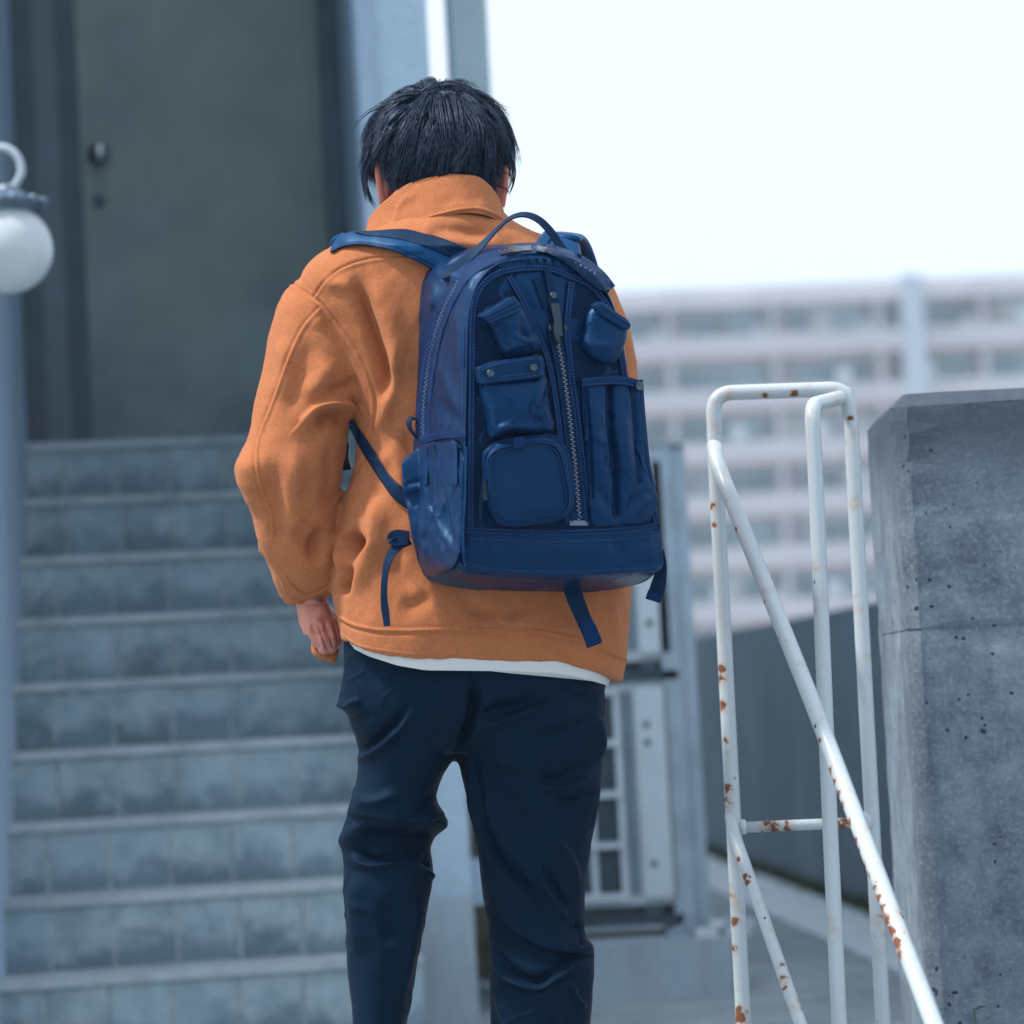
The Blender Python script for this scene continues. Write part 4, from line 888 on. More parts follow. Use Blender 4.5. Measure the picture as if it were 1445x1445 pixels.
# arms inside the sleeves, shoulders
torsoin = [ellip((655, 560, 5), (150, 230, 70)), tube3([(470, 440, 30), (425, 560, 44), (415, 670, 46), (428, 780, 10), (440, 845, -20)], [45, 44, 40, 32, 24])]
torsoin += [tube3([(560, 400, 10), (480, 430, 25)], [60, 45], 20, 8), tube3([(740, 400, 0), (820, 430, -10), (850, 560, -20), (850, 690, -35), (780, 722, -150), (715, 712, -215)], [60, 45, 40, 38, 34, 24])]
hand = [tube3([(438, 838, -24), (441, 855, -28), (446, 872, -30), (452, 888, -32)], [23, 23, 25, 24], 24, 12), ellip((449, 874, -32), (23, 26, 24))]
fs = [((470, 885, -30), 9.6), ((462, 893, -20), 9.6), ((452, 895, -14), 9.2), ((441, 889, -14), 8.2)]
# four fingers curl down, forward and back up around the jacket corner; thumb along the inside
fing = [[(466, 874, -26), (472, 892, -26), (475, 905, -36), (473, 909, -54), (468, 900, -64)], [(458, 876, -18), (464, 897, -16), (467, 911, -28), (465, 915, -50), (460, 905, -62)],
        [(448, 876, -14), (453, 896, -10), (457, 911, -22), (456, 916, -46), (452, 906, -60)], [(438, 872, -16), (441, 889, -12), (446, 902, -22), (446, 907, -42), (444, 899, -54)]]
for f_, rr in zip(fing, (8.6, 9.2, 9.0, 8.0)): hand.append(tube3(f_, [rr+1.2, rr+.6, rr, rr-1, rr-2.5], 14, 18))
hand.append(tube3([(452, 858, -44), (466, 872, -56), (473, 888, -66), (474, 900, -72)], [12, 10.5, 9, 7], 14, 14))
rh = [ellip((690, 710, -238), (24, 18, 34))]
for i in range(4): rh.append(tube3([(690, 698+i*14-14, -250), (665, 700+i*13-12, -280), (648, 704+i*12-10, -270), (650, 706+i*11-8, -245)], [9, 9, 8, 6], 12, 14))
rh.append(tube3([(700, 690, -250), (682, 676, -272), (668, 672, -284)], [11, 9, 7], 12, 10))
legs = [tube3([(600, 930, 0), (572, 1080, 0), (550, 1180, -14), (544, 1300, -14), (533, 1500, -6), (533, 1770, 10)], [60, 50, 34, 34, 30, 26]), tube3([(730, 930, 0), (745, 1080, 0), (752, 1280, -8), (760, 1500, -6), (752, 1775, 10)], [62, 56, 44, 34, 26]), ellip((660, 920, 0), (145, 90, 78))]
bm_ = remesh(head+torsoin+hand+rh+legs, 2.1, 2, 0)
V = getco(bm_)*1000; N = getno(bm_)
V = relief(V, N, [([(452, 868), (462, 872), (470, 868)], 3, -2.5, 'g'), ([(446, 900), (456, 892), (470, 890)], 2.5, -3, 'g'), ([(440, 872), (450, 880), (458, 884)], 4, 2, 'g'), ([(428, 862), (440, 864), (452, 860)], 2.5, -1.5, 'g'), ([(440, 884), (446, 898), (451, 914)], 1.8, -3, 'g', 1), ([(449, 884), (456, 899), (461, 915)], 1.8, -3, 'g', 1), ([(459, 882), (466, 897), (470, 912)], 1.8, -3, 'g', 1), ([(436, 889), (452, 897), (474, 893)], 2.2, -1.8, 'g')])
body = finish(bm_, V, 'body', skin, man)
eyem = simple('eye', (.7, .7, .7), .2); 
for sx in (-1, 1): mmesh('eye', *ellip(HC+[sx*32, 26, -96], (10, 5, 6), 10, 14), eyem, man)

# ------------------------------------------------------------------ hair
pole = np.array([.03, -1.0, .30]); pole /= np.linalg.norm(pole)
e_a = np.cross(pole, [0, 0, 1.0]); e_a /= np.linalg.norm(e_a); e_b = np.cross(pole, e_a)
RR = np.array([82, 82, 98.])
def hp(t, psi, off):
    d = np.cos(t)[..., None]*pole+np.sin(t)[..., None]*(np.cos(psi)[..., None]*e_a+np.sin(psi)[..., None]*e_b)
    k = 1/np.sqrt(((d/RR)**2).sum(-1)); return HC+[1, -4, 0]+d*(k+off)[..., None], d
# scalp cap
T_, S_ = np.meshgrid(np.linspace(.0, 1, 40), np.linspace(0, 2*np.pi, 90, endpoint=False), indexing='ij')
_, d0 = hp(np.full(90, 1.5), np.linspace(0, 2*np.pi, 90, endpoint=False), np.zeros(90))
def tmax(psi):   # how far down the hair reaches for a given azimuth
    _, d = hp(np.full(np.shape(psi), 1.4), psi, np.zeros(np.shape(psi)))
    back = np.clip(d[..., 2], -1, 1); side = np.abs(d[..., 0]); return 1.55+.62*np.clip(back, 0, 1)-.25*np.clip(-back, 0, 1)+.18*side+.75*np.clip(side-.55, 0, 1)*np.clip(1-np.abs(d[..., 2]+.35)/.4, 0, 1)*2
tm_ = tmax(S_[0]); Vc, _ = hp(T_*tm_[None], S_, 1.5+4*T_*(1-T_)*4); 
mmesh('hair_base', Vc.reshape(-1, 3), grid_faces(40, 90, True, True, False), hairm, man)
rs = np.random.RandomState(12); NS = 11500
clp = 520; cps = rs.uniform(0, 2*np.pi, clp); cts = rs.uniform(.02, 1, clp)**.62
ci = rs.randint(0, clp, NS); psi = cps[ci]+rs.normal(0, .05, NS)/(.25+cts[ci]); t0 = cts[ci]*tmax(cps[ci])*.93+rs.normal(0, .04, NS); t0 = np.clip(t0, .01, 2.3)
crs = np.random.RandomState(5); curl = crs.normal(0.10, .34, clp)[ci]+rs.normal(0, .03, NS); lift = (3+17*crs.rand(clp))[ci]+rs.normal(0, 1.6, NS); ln = (.50+.30*crs.rand(clp))[ci]*rs.uniform(.75, 1.1, NS)
ln = np.where(t0 < .7, ln*1.25, ln)
flick = (crs.normal(0, 1, clp))[ci]*7.0+rs.normal(0, 2.2, NS); flick = flick+(crs.rand(clp) > .9)[ci]*9
SEG = 9; s_ = np.linspace(0, 1, SEG)
T2 = t0[:, None]+ln[:, None]*s_[None]; lim = (tmax(psi)+.10+rs.normal(0, .07, NS))[:, None]; T2 = np.where(T2 > lim, lim+(T2-lim)*.12, T2)
P2 = psi[:, None]+(curl[:, None]*s_[None]**1.3)/(.35+np.sin(np.clip(T2, .2, 2.6)))*.9+.02*np.sin(s_[None]*5+ci[:, None])
P2 = P2-(psi-cps[ci])[:, None]*(.75*s_[None]**1.2)
OFF = lift[:, None]*(1-np.exp(-s_[None]*5))*(1.0-.1*s_[None])+5*np.clip(np.sin(T2), 0, 1)**3+flick[:, None]*s_[None]**3+2
HPp, HD = hp(T2, P2, OFF)
HPp[..., 1] += 4*s_[None]**2; HPp[..., 0] -= 4
# keep the ears clear
def nearear(P_, c, rx, ry, rz): return (((P_-c)/np.array([rx, ry, rz]))**2).sum(-1)
bad = np.zeros(NS, bool)
for c, rx, ry, rz in (((543, 264, 4), 22, 36, 24), ((706, 272, 0), 20, 30, 24)): bad |= (nearear(HPp[:, 3:], np.array(c), rx, ry, rz).min(1) < 1)
bad |= (HPp[:, -1, 1] > 305)
keep = ~bad; HPp = HPp[keep]; HD = HD[keep]; NK = keep.sum()
# a few stray locks: left forelock and crown
stray = [([(575, 138), (560, 142), (540, 148), (522, 155), (508, 166), (497, 180)], 5), ([(590, 132), (570, 133), (548, 142), (530, 152)], 5), ([(604, 126), (608, 119), (616, 116), (624, 122), (630, 132)], 5), ([(622, 124), (632, 118), (648, 122), (662, 134)], 6), ([(640, 126), (668, 132), (690, 152), (702, 176)], 5), ([(612, 130), (622, 120), (640, 120)], 4), ([(596, 130), (612, 121), (634, 120), (655, 128)], 12), ([(640, 118), (622, 120), (604, 127), (590, 140)], 12), ([(606, 124), (626, 116), (648, 119), (668, 130)], 10), ([(600, 134), (628, 124), (652, 126), (676, 140)], 12), ([(520, 215), (512, 240), (514, 262), (520, 284)], 14), ([(524, 225), (516, 250), (519, 272), (527, 290)], 14), ([(720, 215), (725, 238), (722, 258), (716, 272)], 10), ([(600, 128), (602, 118), (606, 112)], 2), ([(700, 240), (716, 246), (724, 254)], 3), ([(700, 262), (716, 268), (720, 276)], 3)]
ex = []
for p, n_ in stray:
    c = cat(p, SEG)
    for i in range(n_):
        z = 20-np.linspace(0, 1, SEG)*10+rs.normal(0, 5); ex.append(np.column_stack([c+rs.normal(0, 1.1, 2)+np.linspace(0, 1, SEG)[:, None]*rs.normal(0, 2.2, 2), z]))
HPp = np.vstack([HPp, np.array(ex)]); HD = np.vstack([HD, np.tile(np.array([0, 0, 1.0]), (len(ex), SEG, 1))]); NK = len(HPp)
Tg = np.gradient(HPp, axis=1); Tg /= np.linalg.norm(Tg, axis=2)[..., None]+1e-9
Bn = np.cross(Tg, HD); Bn /= np.linalg.norm(Bn, axis=2)[..., None]+1e-9
wdt = (.70*(1-s_**2.5*.85))[None, :, None]*(rs.uniform(.6, 1.35, NK))[:, None, None]
A1 = HPp+Bn*wdt; A2_ = HPp-Bn*wdt; A3 = HPp+np.cross(Bn, Tg)*wdt*.9
VH = np.stack([A1, A3, A2_], 2).reshape(-1, 3)
base = (np.arange(NK)[:, None]*SEG+np.arange(SEG-1)[None])*3; fa = []
for a, b in ((0, 1), (1, 2), (2, 0)): fa.append(np.stack([base+a, base+b, base+3+b, base+3+a], -1).reshape(-1, 4))
Fh = np.vstack(fa); me = bpy.data.meshes.new('hair'); W_ = MS(VH)
me.vertices.add(len(W_)); me.vertices.foreach_set('co', W_.astype(np.float32).ravel()); me.loops.add(Fh.size); me.loops.foreach_set('vertex_index', Fh.astype(np.int32).ravel())
me.polygons.add(len(Fh)); me.polygons.foreach_set('loop_start', np.arange(0, Fh.size, 4, dtype=np.int32)); me.update(calc_edges=True); me.shade_smooth(); me.materials.append(hairm)
ho = bpy.data.objects.new('hair', me); COL.objects.link(ho); setparent(ho, man)
# ================================================================== backpack
bag = empty('backpack', Vector(MS([[740, 820, 200]])[0]), 'navy blue nylon backpack covered with small pouches worn on the back of the man', 'backpack')
NX, NZ = .375, .927
def ZF(x, y):
    x = np.asarray(x, float); y = np.asarray(y, float)
    b = 1-np.clip(np.abs(x-780)/150, 0, 1)**2.5; c = 1-np.clip(np.abs(y-600)/235, 0, 1)**3
    return 296-.40*(x-665)+16*b*c
def ZS(x, y):
    xl = np.interp(y, [340, 400, 460, 620, 830], [640, 600, 590, 588, 600]); xr = 664
    return 138+(np.asarray(x)-xl)/(xr-xl)*158
Actl = [(602, 817), (583, 765), (577, 700), (584, 625), (589, 540), (590, 455), (596, 400), (612, 373), (650, 352), (700, 347), (745, 346), (775, 352), (800, 372), (820, 405), (836, 470), (852, 560), (868, 650), (880, 740), (886, 800), (872, 829), (790, 838), (700, 836), (645, 829)]
Bctl = [(652, 801), (651, 760), (653, 700), (656, 625), (657, 540), (659, 455), (666, 412), (680, 386), (706, 366), (740, 357), (776, 356), (808, 362), (838, 384), (860, 414), (876, 460), (888, 530), (902, 620), (921, 700), (935, 770), (932, 801), (880, 809), (790, 813), (700, 810)]
NB = 300
Ao = cat(Actl, NB, True); Bo = cat(Bctl, NB, True)
za = 134-.40*(Ao[:, 0]-595); zb_ = ZF(Bo[:, 0], Bo[:, 1]); cen = Bo.mean(0); cenA = Ao.mean(0)
rows = []
def rg(o2, z): rows.append(np.column_stack([o2, z]))
for r in (.0, .3, .6, .85, .96): rg(cenA+(Ao-cenA)*max(r, .002), za-4)
for i, t in enumerate(np.linspace(0, 1, 60)):
    o2 = Ao*(1-t)+Bo*t; z = za*(1-t)+zb_*t; d = o2-cen; d /= np.linalg.norm(d, axis=1)[:, None]
    bl = 5*math.sin(math.pi*t)**.7; 
    if t > .93: bl -= (t-.93)*40
    rg(o2+d*bl, z-2)
for r in np.linspace(.985, .002, 60):
    o2 = cen+(Bo-cen)*r; rg(o2, ZF(o2[:, 0], o2[:, 1])*1.0-3+5*min(1, (1-r)*8))
BV = np.vstack(rows); BF = grid_faces(len(rows), NB, True, True, True)
bfe = [([(600, 545), (606, 470), (622, 425)], 6, -4, 'g'), ([(610, 380), (640, 368), (680, 362)], 5, -4, 'g'), ([(604, 392), (612, 410), (608, 440)], 6, 5, 'g'), ([(620, 375), (628, 395), (618, 420)], 5, -5, 'g'), ([(632, 372), (640, 384), (634, 400)], 4, 4, 'g'),
       ([(640, 430), (650, 480), (646, 540)], 7, 4, 'g'), ([(612, 560), (640, 590), (655, 610)], 8, -3, 'g'), ([(615, 500), (630, 540), (640, 580)], 8, 3, 'g'), ([(598, 560), (602, 590), (600, 618)], 6, -3, 'g'),
       ([(590, 700), (596, 760), (612, 800)], 8, 4, 'g'), ([(662, 780), (760, 776), (900, 770)], 14, 3, 'g'), ([(700, 760), (720, 790)], 8, -2.5, 'g'), ([(860, 760), (880, 790)], 9, -3, 'g'), ([(900, 590), (912, 650)], 5, -4, 'g'),
       ([(660, 800), (700, 808), (800, 811), (900, 806), (930, 800)], 1.4, -2.5, 'seam'), ([(604, 818), (630, 808), (656, 800)], 1.4, -2.5, 'seam')]
_, BVV = rmesh('body', BV, BF, nyl, bag, bfe, (55, 1.2, 9))
ZH = height_grid(BVV, [tuple(f) for f in BF], 560, 950, 330, 850, 2.5)

def faces_patch(nr, nc): return grid_faces(nr, nc, True, True, True)
def poly_in(ctl, n=120, round_=True):
    o2 = cat(ctl, max(n*4, 400), True) if round_ else np.asarray(ctl, float); return even(o2, n, True)
def corner(pts, r, n=5):
    """rounded polygon"""
    pts = [np.array(p, float) for p in pts]; out = []
    for i in range(len(pts)):
        p, a, b = pts[i], pts[i-1], pts[(i+1) % len(pts)]; rr = r[i] if hasattr(r, '__len__') else r
        da, db = a-p, b-p; rr = min(rr, np.linalg.norm(da)*.45, np.linalg.norm(db)*.45); pa = p+da/np.linalg.norm(da)*rr; pb = p+db/np.linalg.norm(db)*rr
        for t in np.linspace(0, 1, n): out.append(pa*(1-t)**2+2*p*t*(1-t)+pb*t*t)
    return np.array(out)
def pillow(name, outline, h, mat, parent, zf=ZF, puff=.3, edge=.10, feats=None, noise=None, n=200, nr=46, dirn=(NX, NZ), back=8, sub=0):
    """stuffed pouch: outline at its rim, side walls down to the surface below, domed face"""
    o2 = even(outline, n, True); c = o2.mean(0); rows = []
    def put(q, hh): rows.append(np.column_stack([q[:, 0]+(hh-h*.6)*dirn[0], q[:, 1], zf(q[:, 0], q[:, 1])+hh*dirn[1]]))
    put(c+(o2-c)*.96, -back); put(o2, -back)
    for t in np.linspace(.0, 1, 7): put(c+(o2-c)*(1+.035*math.sin(t*math.pi*.8)), h*.78*t)
    for t in np.linspace(0, 1, nr):
        r = 1-t; e = min(1, t/edge); hh = h*.78+h*.22*math.sqrt(max(0, 1-(1-e)**2))+h*puff*(1-r**2.2); rr = (1+.02)*(1-t*.998)
        put(c+(o2-c)*rr, hh)
    o, _ = rmesh(name, np.vstack(rows), faces_patch(len(rows), n), mat, parent, feats, noise)
    return o
def tape(name, path, width, mat, parent, zf=ZF, lift=2.0, thick=1.6, n=None, curve=True, bow=.0, nseg=4):
    """flat band lying on a surface"""
    p = np.asarray(path, float); p = cat(p, 400) if curve else even(p, 400)
    L = np.linalg.norm(np.diff(p, axis=0), axis=1).sum(); n = n or max(6, int(L/5)); p = even(p, n)
    T = np.gradient(p, axis=0); T /= np.linalg.norm(T, axis=1)[:, None]; Nn = np.stack([-T[:, 1], T[:, 0]], 1)
    w_ = np.asarray(width if hasattr(width, '__len__') else [width]*n, float); w_ = np.interp(np.linspace(0, 1, n), np.linspace(0, 1, len(w_)), w_)
    rows = []
    prof = [(-.5, 0)]+[(x, 1+bow*(1-(2*x)**2)) for x in np.linspace(-.5, .5, nseg)]+[(.5, 0)]
    for i in range(n):
        r = []
        for u, v in prof:
            q = p[i]+Nn[i]*u*w_[i]; z = float(zf(q[0], q[1])); hh = lift+thick*v if v > 0 else lift-3; r.append((q[0]+hh*NX*.3, q[1], z+hh))
        rows.append(r)
    V = np.array(rows).reshape(-1, 3); nc = len(prof)
    return mmesh(name, V, grid_faces(n, nc, True, True, True), mat, parent, False)
def strap(name, path, width, mat, parent, wdir, thick=2.0, n=40):
    """free hanging band: path in x, y, z; wdir = direction(s) of its width"""
    p = even(cat(path, 400), n); wd = np.asarray(wdir, float); wd = np.tile(wd, (n, 1)) if wd.ndim == 1 else cat(wd, n)
    T = np.gradient(p, axis=0); T /= np.linalg.norm(T, axis=1)[:, None]
    wd = wd-T*(wd*T).sum(1)[:, None]; wd /= np.linalg.norm(wd, axis=1)[:, None]; nn = np.cross(T, wd)
    w_ = np.asarray(width if hasattr(width, '__len__') else [width, width], float); w_ = np.interp(np.linspace(0, 1, n), np.linspace(0, 1, len(w_)), w_)[:, None]
    rows = np.stack([p-wd*w_/2-nn*thick/2, p+wd*w_/2-nn*thick/2, p+wd*w_/2+nn*thick/2, p-wd*w_/2+nn*thick/2], 1)
    return mmesh(name, rows.reshape(-1, 3), grid_faces(n, 4), mat, parent, False)
def bits(name, path, mat, parent, zf=ZF, pitch=4.5, size=(2.6, .9, .9), off=0, lift=3.6, curve=True, alt=0, mono=False):
    """row of small raised pieces (stitches, zipper teeth) along a path"""
    p = np.asarray(path, float); p = cat(p, 400) if curve else p; L = np.linalg.norm(np.diff(p, axis=0), axis=1).sum(); n = max(2, int(L/pitch)); p = even(p, n)
    T = np.gradient(p, axis=0); T /= np.linalg.norm(T, axis=1)[:, None]; Nn = np.stack([-T[:, 1], T[:, 0]], 1); V = []; Fc = []
    a, b, c = size; hgt = 1.2
    for i in range(n):
        s_ = 1 if i % 2 else -1; q = p[i]+Nn[i]*(off+(alt*s_)); t = T[i]*a/2; w_ = Nn[i]*b/2; k = len(V)
        for dz in (-1.5, c):
            for u, v in ((-1, -1), (1, -1), (1, 1), (-1, 1)):
                qq = q+t*u+w_*v; V.append((qq[0]+(lift+dz)*NX*.3, qq[1], float(zf(q[0], q[1]))+lift+dz))
        Fc += [[k, k+1, k+2, k+3][::-1], [k+4, k+5, k+6, k+7], [k, k+1, k+5, k+4], [k+1, k+2, k+6, k+5], [k+2, k+3, k+7, k+6], [k+3, k, k+4, k+7]]
    return mmesh(name, np.array(V), Fc, mat, parent, False)
def onsurf(f, dz): return lambda x, y: f(x, y)+dz

# --- shell trims
fp = tape('base_band', [(654, 748), (700, 750), (790, 752), (880, 748), (926, 742)], 9, nylbind, bag, ZF, 2.2)
bits('stitching', [(656, 745), (700, 747), (790, 749), (880, 745), (926, 739)], thread, fp, lift=4.6); bits('stitching', [(656, 751), (700, 753), (790, 755), (880, 751), (926, 745)], thread, fp, lift=4.6)
def ZB(x, y): return np.interp(y, [800, 836], [1, 0])*(ZF(x, 800)-8)+np.interp(y, [800, 836], [0, 1])*(134-.40*(np.asarray(x)-595)+20)
bo = cat([(606, 818), (630, 808), (656, 801), (700, 809), (790, 812), (880, 809), (930, 801), (928, 806), (905, 823), (855, 832), (790, 838), (710, 836), (645, 829)], 160, True)
c = np.array([780, 821.]); rows = []
for r in np.linspace(1, .003, 14):
    q = c+(bo-c)*r; rows.append(np.column_stack([q[:, 0], q[:, 1]+3.0*(1-r**2), ZB(q[:, 0], q[:, 1])+4]))
mmesh('base_panel', np.vstack(rows), grid_faces(14, 160, True, False, True), nylbase, bag)
arch = [(663, 745), (664, 640), (665, 540), (666, 455), (671, 420), (684, 398), (706, 384), (740, 378), (775, 379), (805, 390), (832, 402), (852, 424), (866, 452), (876, 500), (884, 545), (898, 620), (914, 690), (926, 738)]
mo = np.array(list(cat(arch, 160))+[(926, 742), (663, 748)])
pillow('mesh_panel', mo[::-1], 3.0, meshm, bag, ZF, 0, .05, None, None, 200, 30, back=2)
outer = tape('front_binding', arch, 8.5, nylbind, bag, ZF, 3.6, 1.8, bow=.5); bits('stitching', arch, thread, outer, lift=6.6, off=2.6); bits('stitching', arch, thread, outer, lift=6.6, off=-2.6)
ar2 = [(656, 800), (655, 700), (656, 620), (658, 540), (660, 462), (665, 425), (676, 397), (700, 374), (738, 366), (775, 366), (806, 373), (836, 390), (858, 418), (872, 455)]
tape('piping', ar2, 3.2, nylbind, bag, ZF, .5, 3.0, bow=1.0)
# puckered gathered strip under the arch
pillow('gathered_panel', corner([(700, 371), (740, 362), (780, 362), (812, 368), (838, 388), (832, 394), (806, 381), (775, 372), (740, 371), (706, 378)], 3), 4, nyl, bag, ZF, .6, .5, [([(x, 362), (x+3, 378)], 2.2, -3.0, 'g') for x in (712, 722, 734, 745, 757, 768, 781, 793, 806)]+[([(x, 362), (x+2, 378)], 2.5, 2.0, 'g') for x in (717, 728, 740, 751, 763, 775, 787, 800)], None, 120, 12)

# --- main zip over the gusset and the top
def ZM(x, y):   # gusset surface between rim and front
    return ZH(x, y)
zl = [(597, 622), (596, 590), (600, 545), (607, 500), (616, 462), (630, 425), (646, 397), (664, 378), (690, 364), (712, 357)]
mz = tape('zipper_tape', zl, 20, nylbind, bag, ZM, 2.5, 1.6); bits('zipper_teeth', zl[:7], zmetal, mz, ZM, 3.1, (1.3, 3.0, 1.0), 0, 5.2, alt=.8)
bits('stitching', zl, thread, mz, ZM, lift=4.6, off=7); bits('stitching', zl, thread, mz, ZM, lift=4.6, off=-7)
def ZT(x, y): return ZH(x, y)
zr = [(705, 354), (740, 350), (770, 351), (800, 360), (826, 372), (848, 390), (862, 408)]
mz2 = tape('zipper_tape', zr, 15, nylbind, bag, ZT, 3, 1.6); bits('zipper_teeth', [(704, 356), (722, 353), (728, 352)], zmetal, mz2, ZT, 3.2, (1.6, 3.6, 1.4), 0, 6.4, alt=1.3); bits('zipper_teeth', [(745, 351), (758, 351)], zmetal, mz2, ZT, 3.2, (1.6, 3.6, 1.4), 0, 6.4, alt=1.3)
bits('zipper_teeth', [(804, 370), (822, 378), (840, 390)], zmetal, mz2, ZT, 3.4, (1.7, 4.0, 1.4), 0, 6.6, alt=1.5)
tape('zipper_slider', [(716, 351), (732, 350), (748, 349)], 8, zblack, mz2, ZT, 7, 4, bow=.5); tape('zipper_slider', [(756, 350), (768, 352), (778, 355)], 8, zblack, mz2, ZT, 7, 4, bow=.5)
tape('zipper_pull', [(705, 358), (718, 354), (735, 352)], [3, 5, 4], zblack, mz2, ZT, 11, 3, bow=.4); tape('zipper_pull', [(768, 352), (790, 362), (812, 377), (838, 396), (858, 407)], [6, 8, 9, 8, 6], nyldark, mz2, ZT, 10, 2.4, bow=.4)
tape('leather_pull', [(806, 374), (828, 388), (846, 403), (858, 411)], [6, 12, 12, 7], nyldark, mz2, ZT, 13, 2.4, bow=.3)

# --- centre panels, zip and pull
cl = [(719, 391), (742, 434), (764, 484), (776, 520), (786, 580), (793, 640), (799, 700), (801, 738)]
crt = [(806, 399), (802, 430), (800, 470), (806, 530), (814, 590), (822, 660), (829, 737)]
pillow('centre_panel', corner([(724, 388), (760, 382), (800, 392), (800, 440), (796, 470), (770, 478), (745, 432)], 6), 3.5, nyl, bag, ZF, .5, .4, [([(745, 395), (752, 420), (764, 440)], 5, 3, 'g'), ([(780, 400), (778, 430)], 5, 2, 'g')], None, 100, 14)
lt = tape('zipper_binding', cl, 8, nylbind, bag, ZF, 5, 2, bow=.4); bits('stitching', cl, thread, lt, lift=7.8, off=2.4); bits('stitching', cl, thread, lt, lift=7.8, off=-2.4)
rt_ = tape('zipper_binding', crt, 9, nylbind, bag, ZF, 5, 2, bow=.4); bits('stitching', crt, thread, rt_, lift=7.8, off=2.6); bits('stitching', crt, thread, rt_, lift=7.8, off=-2.6)
c2 = [(772, 460), (784, 520), (795, 590), (803, 660), (809, 737)]; c3 = [(792, 462), (800, 500), (808, 560), (814, 620), (820, 680), (826, 737)]
cz = [(783, 468), (792, 510), (801, 570), (808, 630), (814, 690), (817, 736)]
zt_ = tape('zipper_tape', cz, 17, nyldark, bag, ZF, 5.2, 1.2); bits('zipper_teeth', cz, zmetal, zt_, ZF, 3.1, (1.3, 3.4, 1.2), 0, 7.6, alt=1.0)
tape('piping', [(x-10, y) for x, y in cz], 2.5, nylbind, zt_, ZF, 5, 2.6, bow=.8); tape('piping', [(x+10, y) for x, y in cz], 2.5, nylbind, zt_, ZF, 5, 2.6, bow=.8)
sl_ = tape('zipper_slider', [(782, 456), (785, 470), (787, 484)], [7, 10, 6], zblack, zt_, ZF, 9, 5, bow=.5)
tape('zipper_pull', [(781, 428), (784, 444), (787, 462), (788, 474)], [11, 11, 10, 8], zblack, zt_, ZF, 13, 3, bow=.5)
for x_ in (774, 796): tape('zip_stop', [(x_, 459), (x_+2, 466)], 4, zblack, zt_, ZF, 8, 3)
pb = tape('pull_tab', [(771, 379), (774, 395), (778, 412), (781, 430), (784, 442)], [8, 8, 10, 14, 12], nyldark, bag, ZF, 10, 2.2)
tape('pull_tab', [(756, 392), (763, 412), (772, 436)], [9, 9, 11], nyldark, bag, ZF, 6.5, 1.5)
def snap(x, y, zf, lift, parent, r=5.2):
    z = float(zf(x, y)); p = Vector(MS([[x+lift*.1, y, z+lift]])[0]); r/=1000
    return MB().lathe(p, [(0, -.001), (r, -.001), (r, .001), (r*.85, .0022), (r*.55, .0024), (r*.45, .0016), (r*.25, .0018), (0, .0024)], (NX, -NZ, 0), 22).build('snap_button', snapm, parent)
snap(779.5, 417, ZF, 13.5, bag, 4.8)
tape('tag', [(803, 738), (829, 738)], 7, simple('tag_grey', (.14, .20, .26), .6), bag, ZF, 6, 1.5)
tape('end_tab', [(804, 728), (829, 728)], 8, nylbind, bag, ZF, 7.5, 1.2)

# --- pouches
pa_ = pillow('pouch', corner([(686, 436), (722, 424), (737, 436), (748, 462), (764, 482), (762, 492), (742, 500), (716, 506), (710, 498), (700, 470), (690, 452)], 5), 26, nyl, bag, ZF, .35, .35,
       [([(708, 500), (726, 488), (748, 484)], 6, 5, 'g'), ([(720, 470), (742, 480), (760, 484)], 5, 4, 'fold'), ([(700, 452), (712, 470), (714, 490)], 6, -4, 'g'), ([(735, 445), (740, 465), (750, 478)], 5, -4, 'g')], (45, .8, 3))
fl = pillow('flap', corner([(679, 446), (724, 418), (737, 432), (731, 441), (692, 457)], 3), 7, nylflat, pa_, lambda x, y: ZF(x, y)+29, .1, .2, None, None, 80, 12, back=14)
for o_ in ([(684, 447), (726, 423)], [(690, 454), (733, 436)], [(687, 450.5), (730, 429.5)]): bits('stitching', o_, thread, fl, lambda x, y: ZF(x, y)+29, 4.2, (2.6, .9, .8), 0, 9.5, False)
pb_ = pillow('pouch', corner([(680, 535), (768, 530), (770, 556), (774, 580), (780, 600), (778, 610), (745, 609), (710, 611), (694, 620), (688, 585), (682, 560)], 7), 28, nyl, bag, ZF, .4, .35,
       [([(690, 614), (716, 602), (745, 602), (778, 604)], 6, 5, 'g'), ([(765, 545), (760, 575), (772, 600)], 5, 5, 'fold'), ([(755, 560), (752, 585), (768, 598)], 5, -4, 'g'), ([(692, 560), (700, 590), (694, 610)], 6, 3, 'g')], (34, 1.0, 5))
fl = pillow('flap', corner([(677, 519), (700, 510), (762, 501), (767, 508), (767, 531), (740, 535), (680, 542)], 3), 6, nylflat, pb_, lambda x, y: ZF(x, y)+31, .1, .15, [([(680, 512), (720, 508)], 4, -1, 'g')], None, 90, 14, back=16)
for o_ in ([(681, 538), (740, 532), (764, 528)], [(680, 534), (740, 528), (764, 524)], [(763, 505), (763, 527)], [(681, 521), (702, 513), (760, 505)]): bits('stitching', o_, thread, fl, lambda x, y: ZF(x, y)+31, 4.2, (2.6, .9, .8), 0, 8.6, False)
snap(691, 527, lambda x, y: ZF(x, y)+31, 8.5, fl); snap(752, 519, lambda x, y: ZF(x, y)+31, 8.5, fl)
pc_ = pillow('square_pouch', corner([(683, 640), (700, 626), (752, 615), (782, 618), (796, 640), (806, 700), (806, 718), (792, 732), (726, 743), (700, 738), (688, 700)], [14, 14, 12, 14, 14, 10, 14, 16, 14, 14, 10]), 34, nylflat, bag, ZF, .05, .12,
       [([(700, 660), (750, 650)], 30, -1.2, 'g'), ([(730, 730), (760, 710), (790, 715)], 12, 1.5, 'g')], (60, .7, 8), 160, 34)
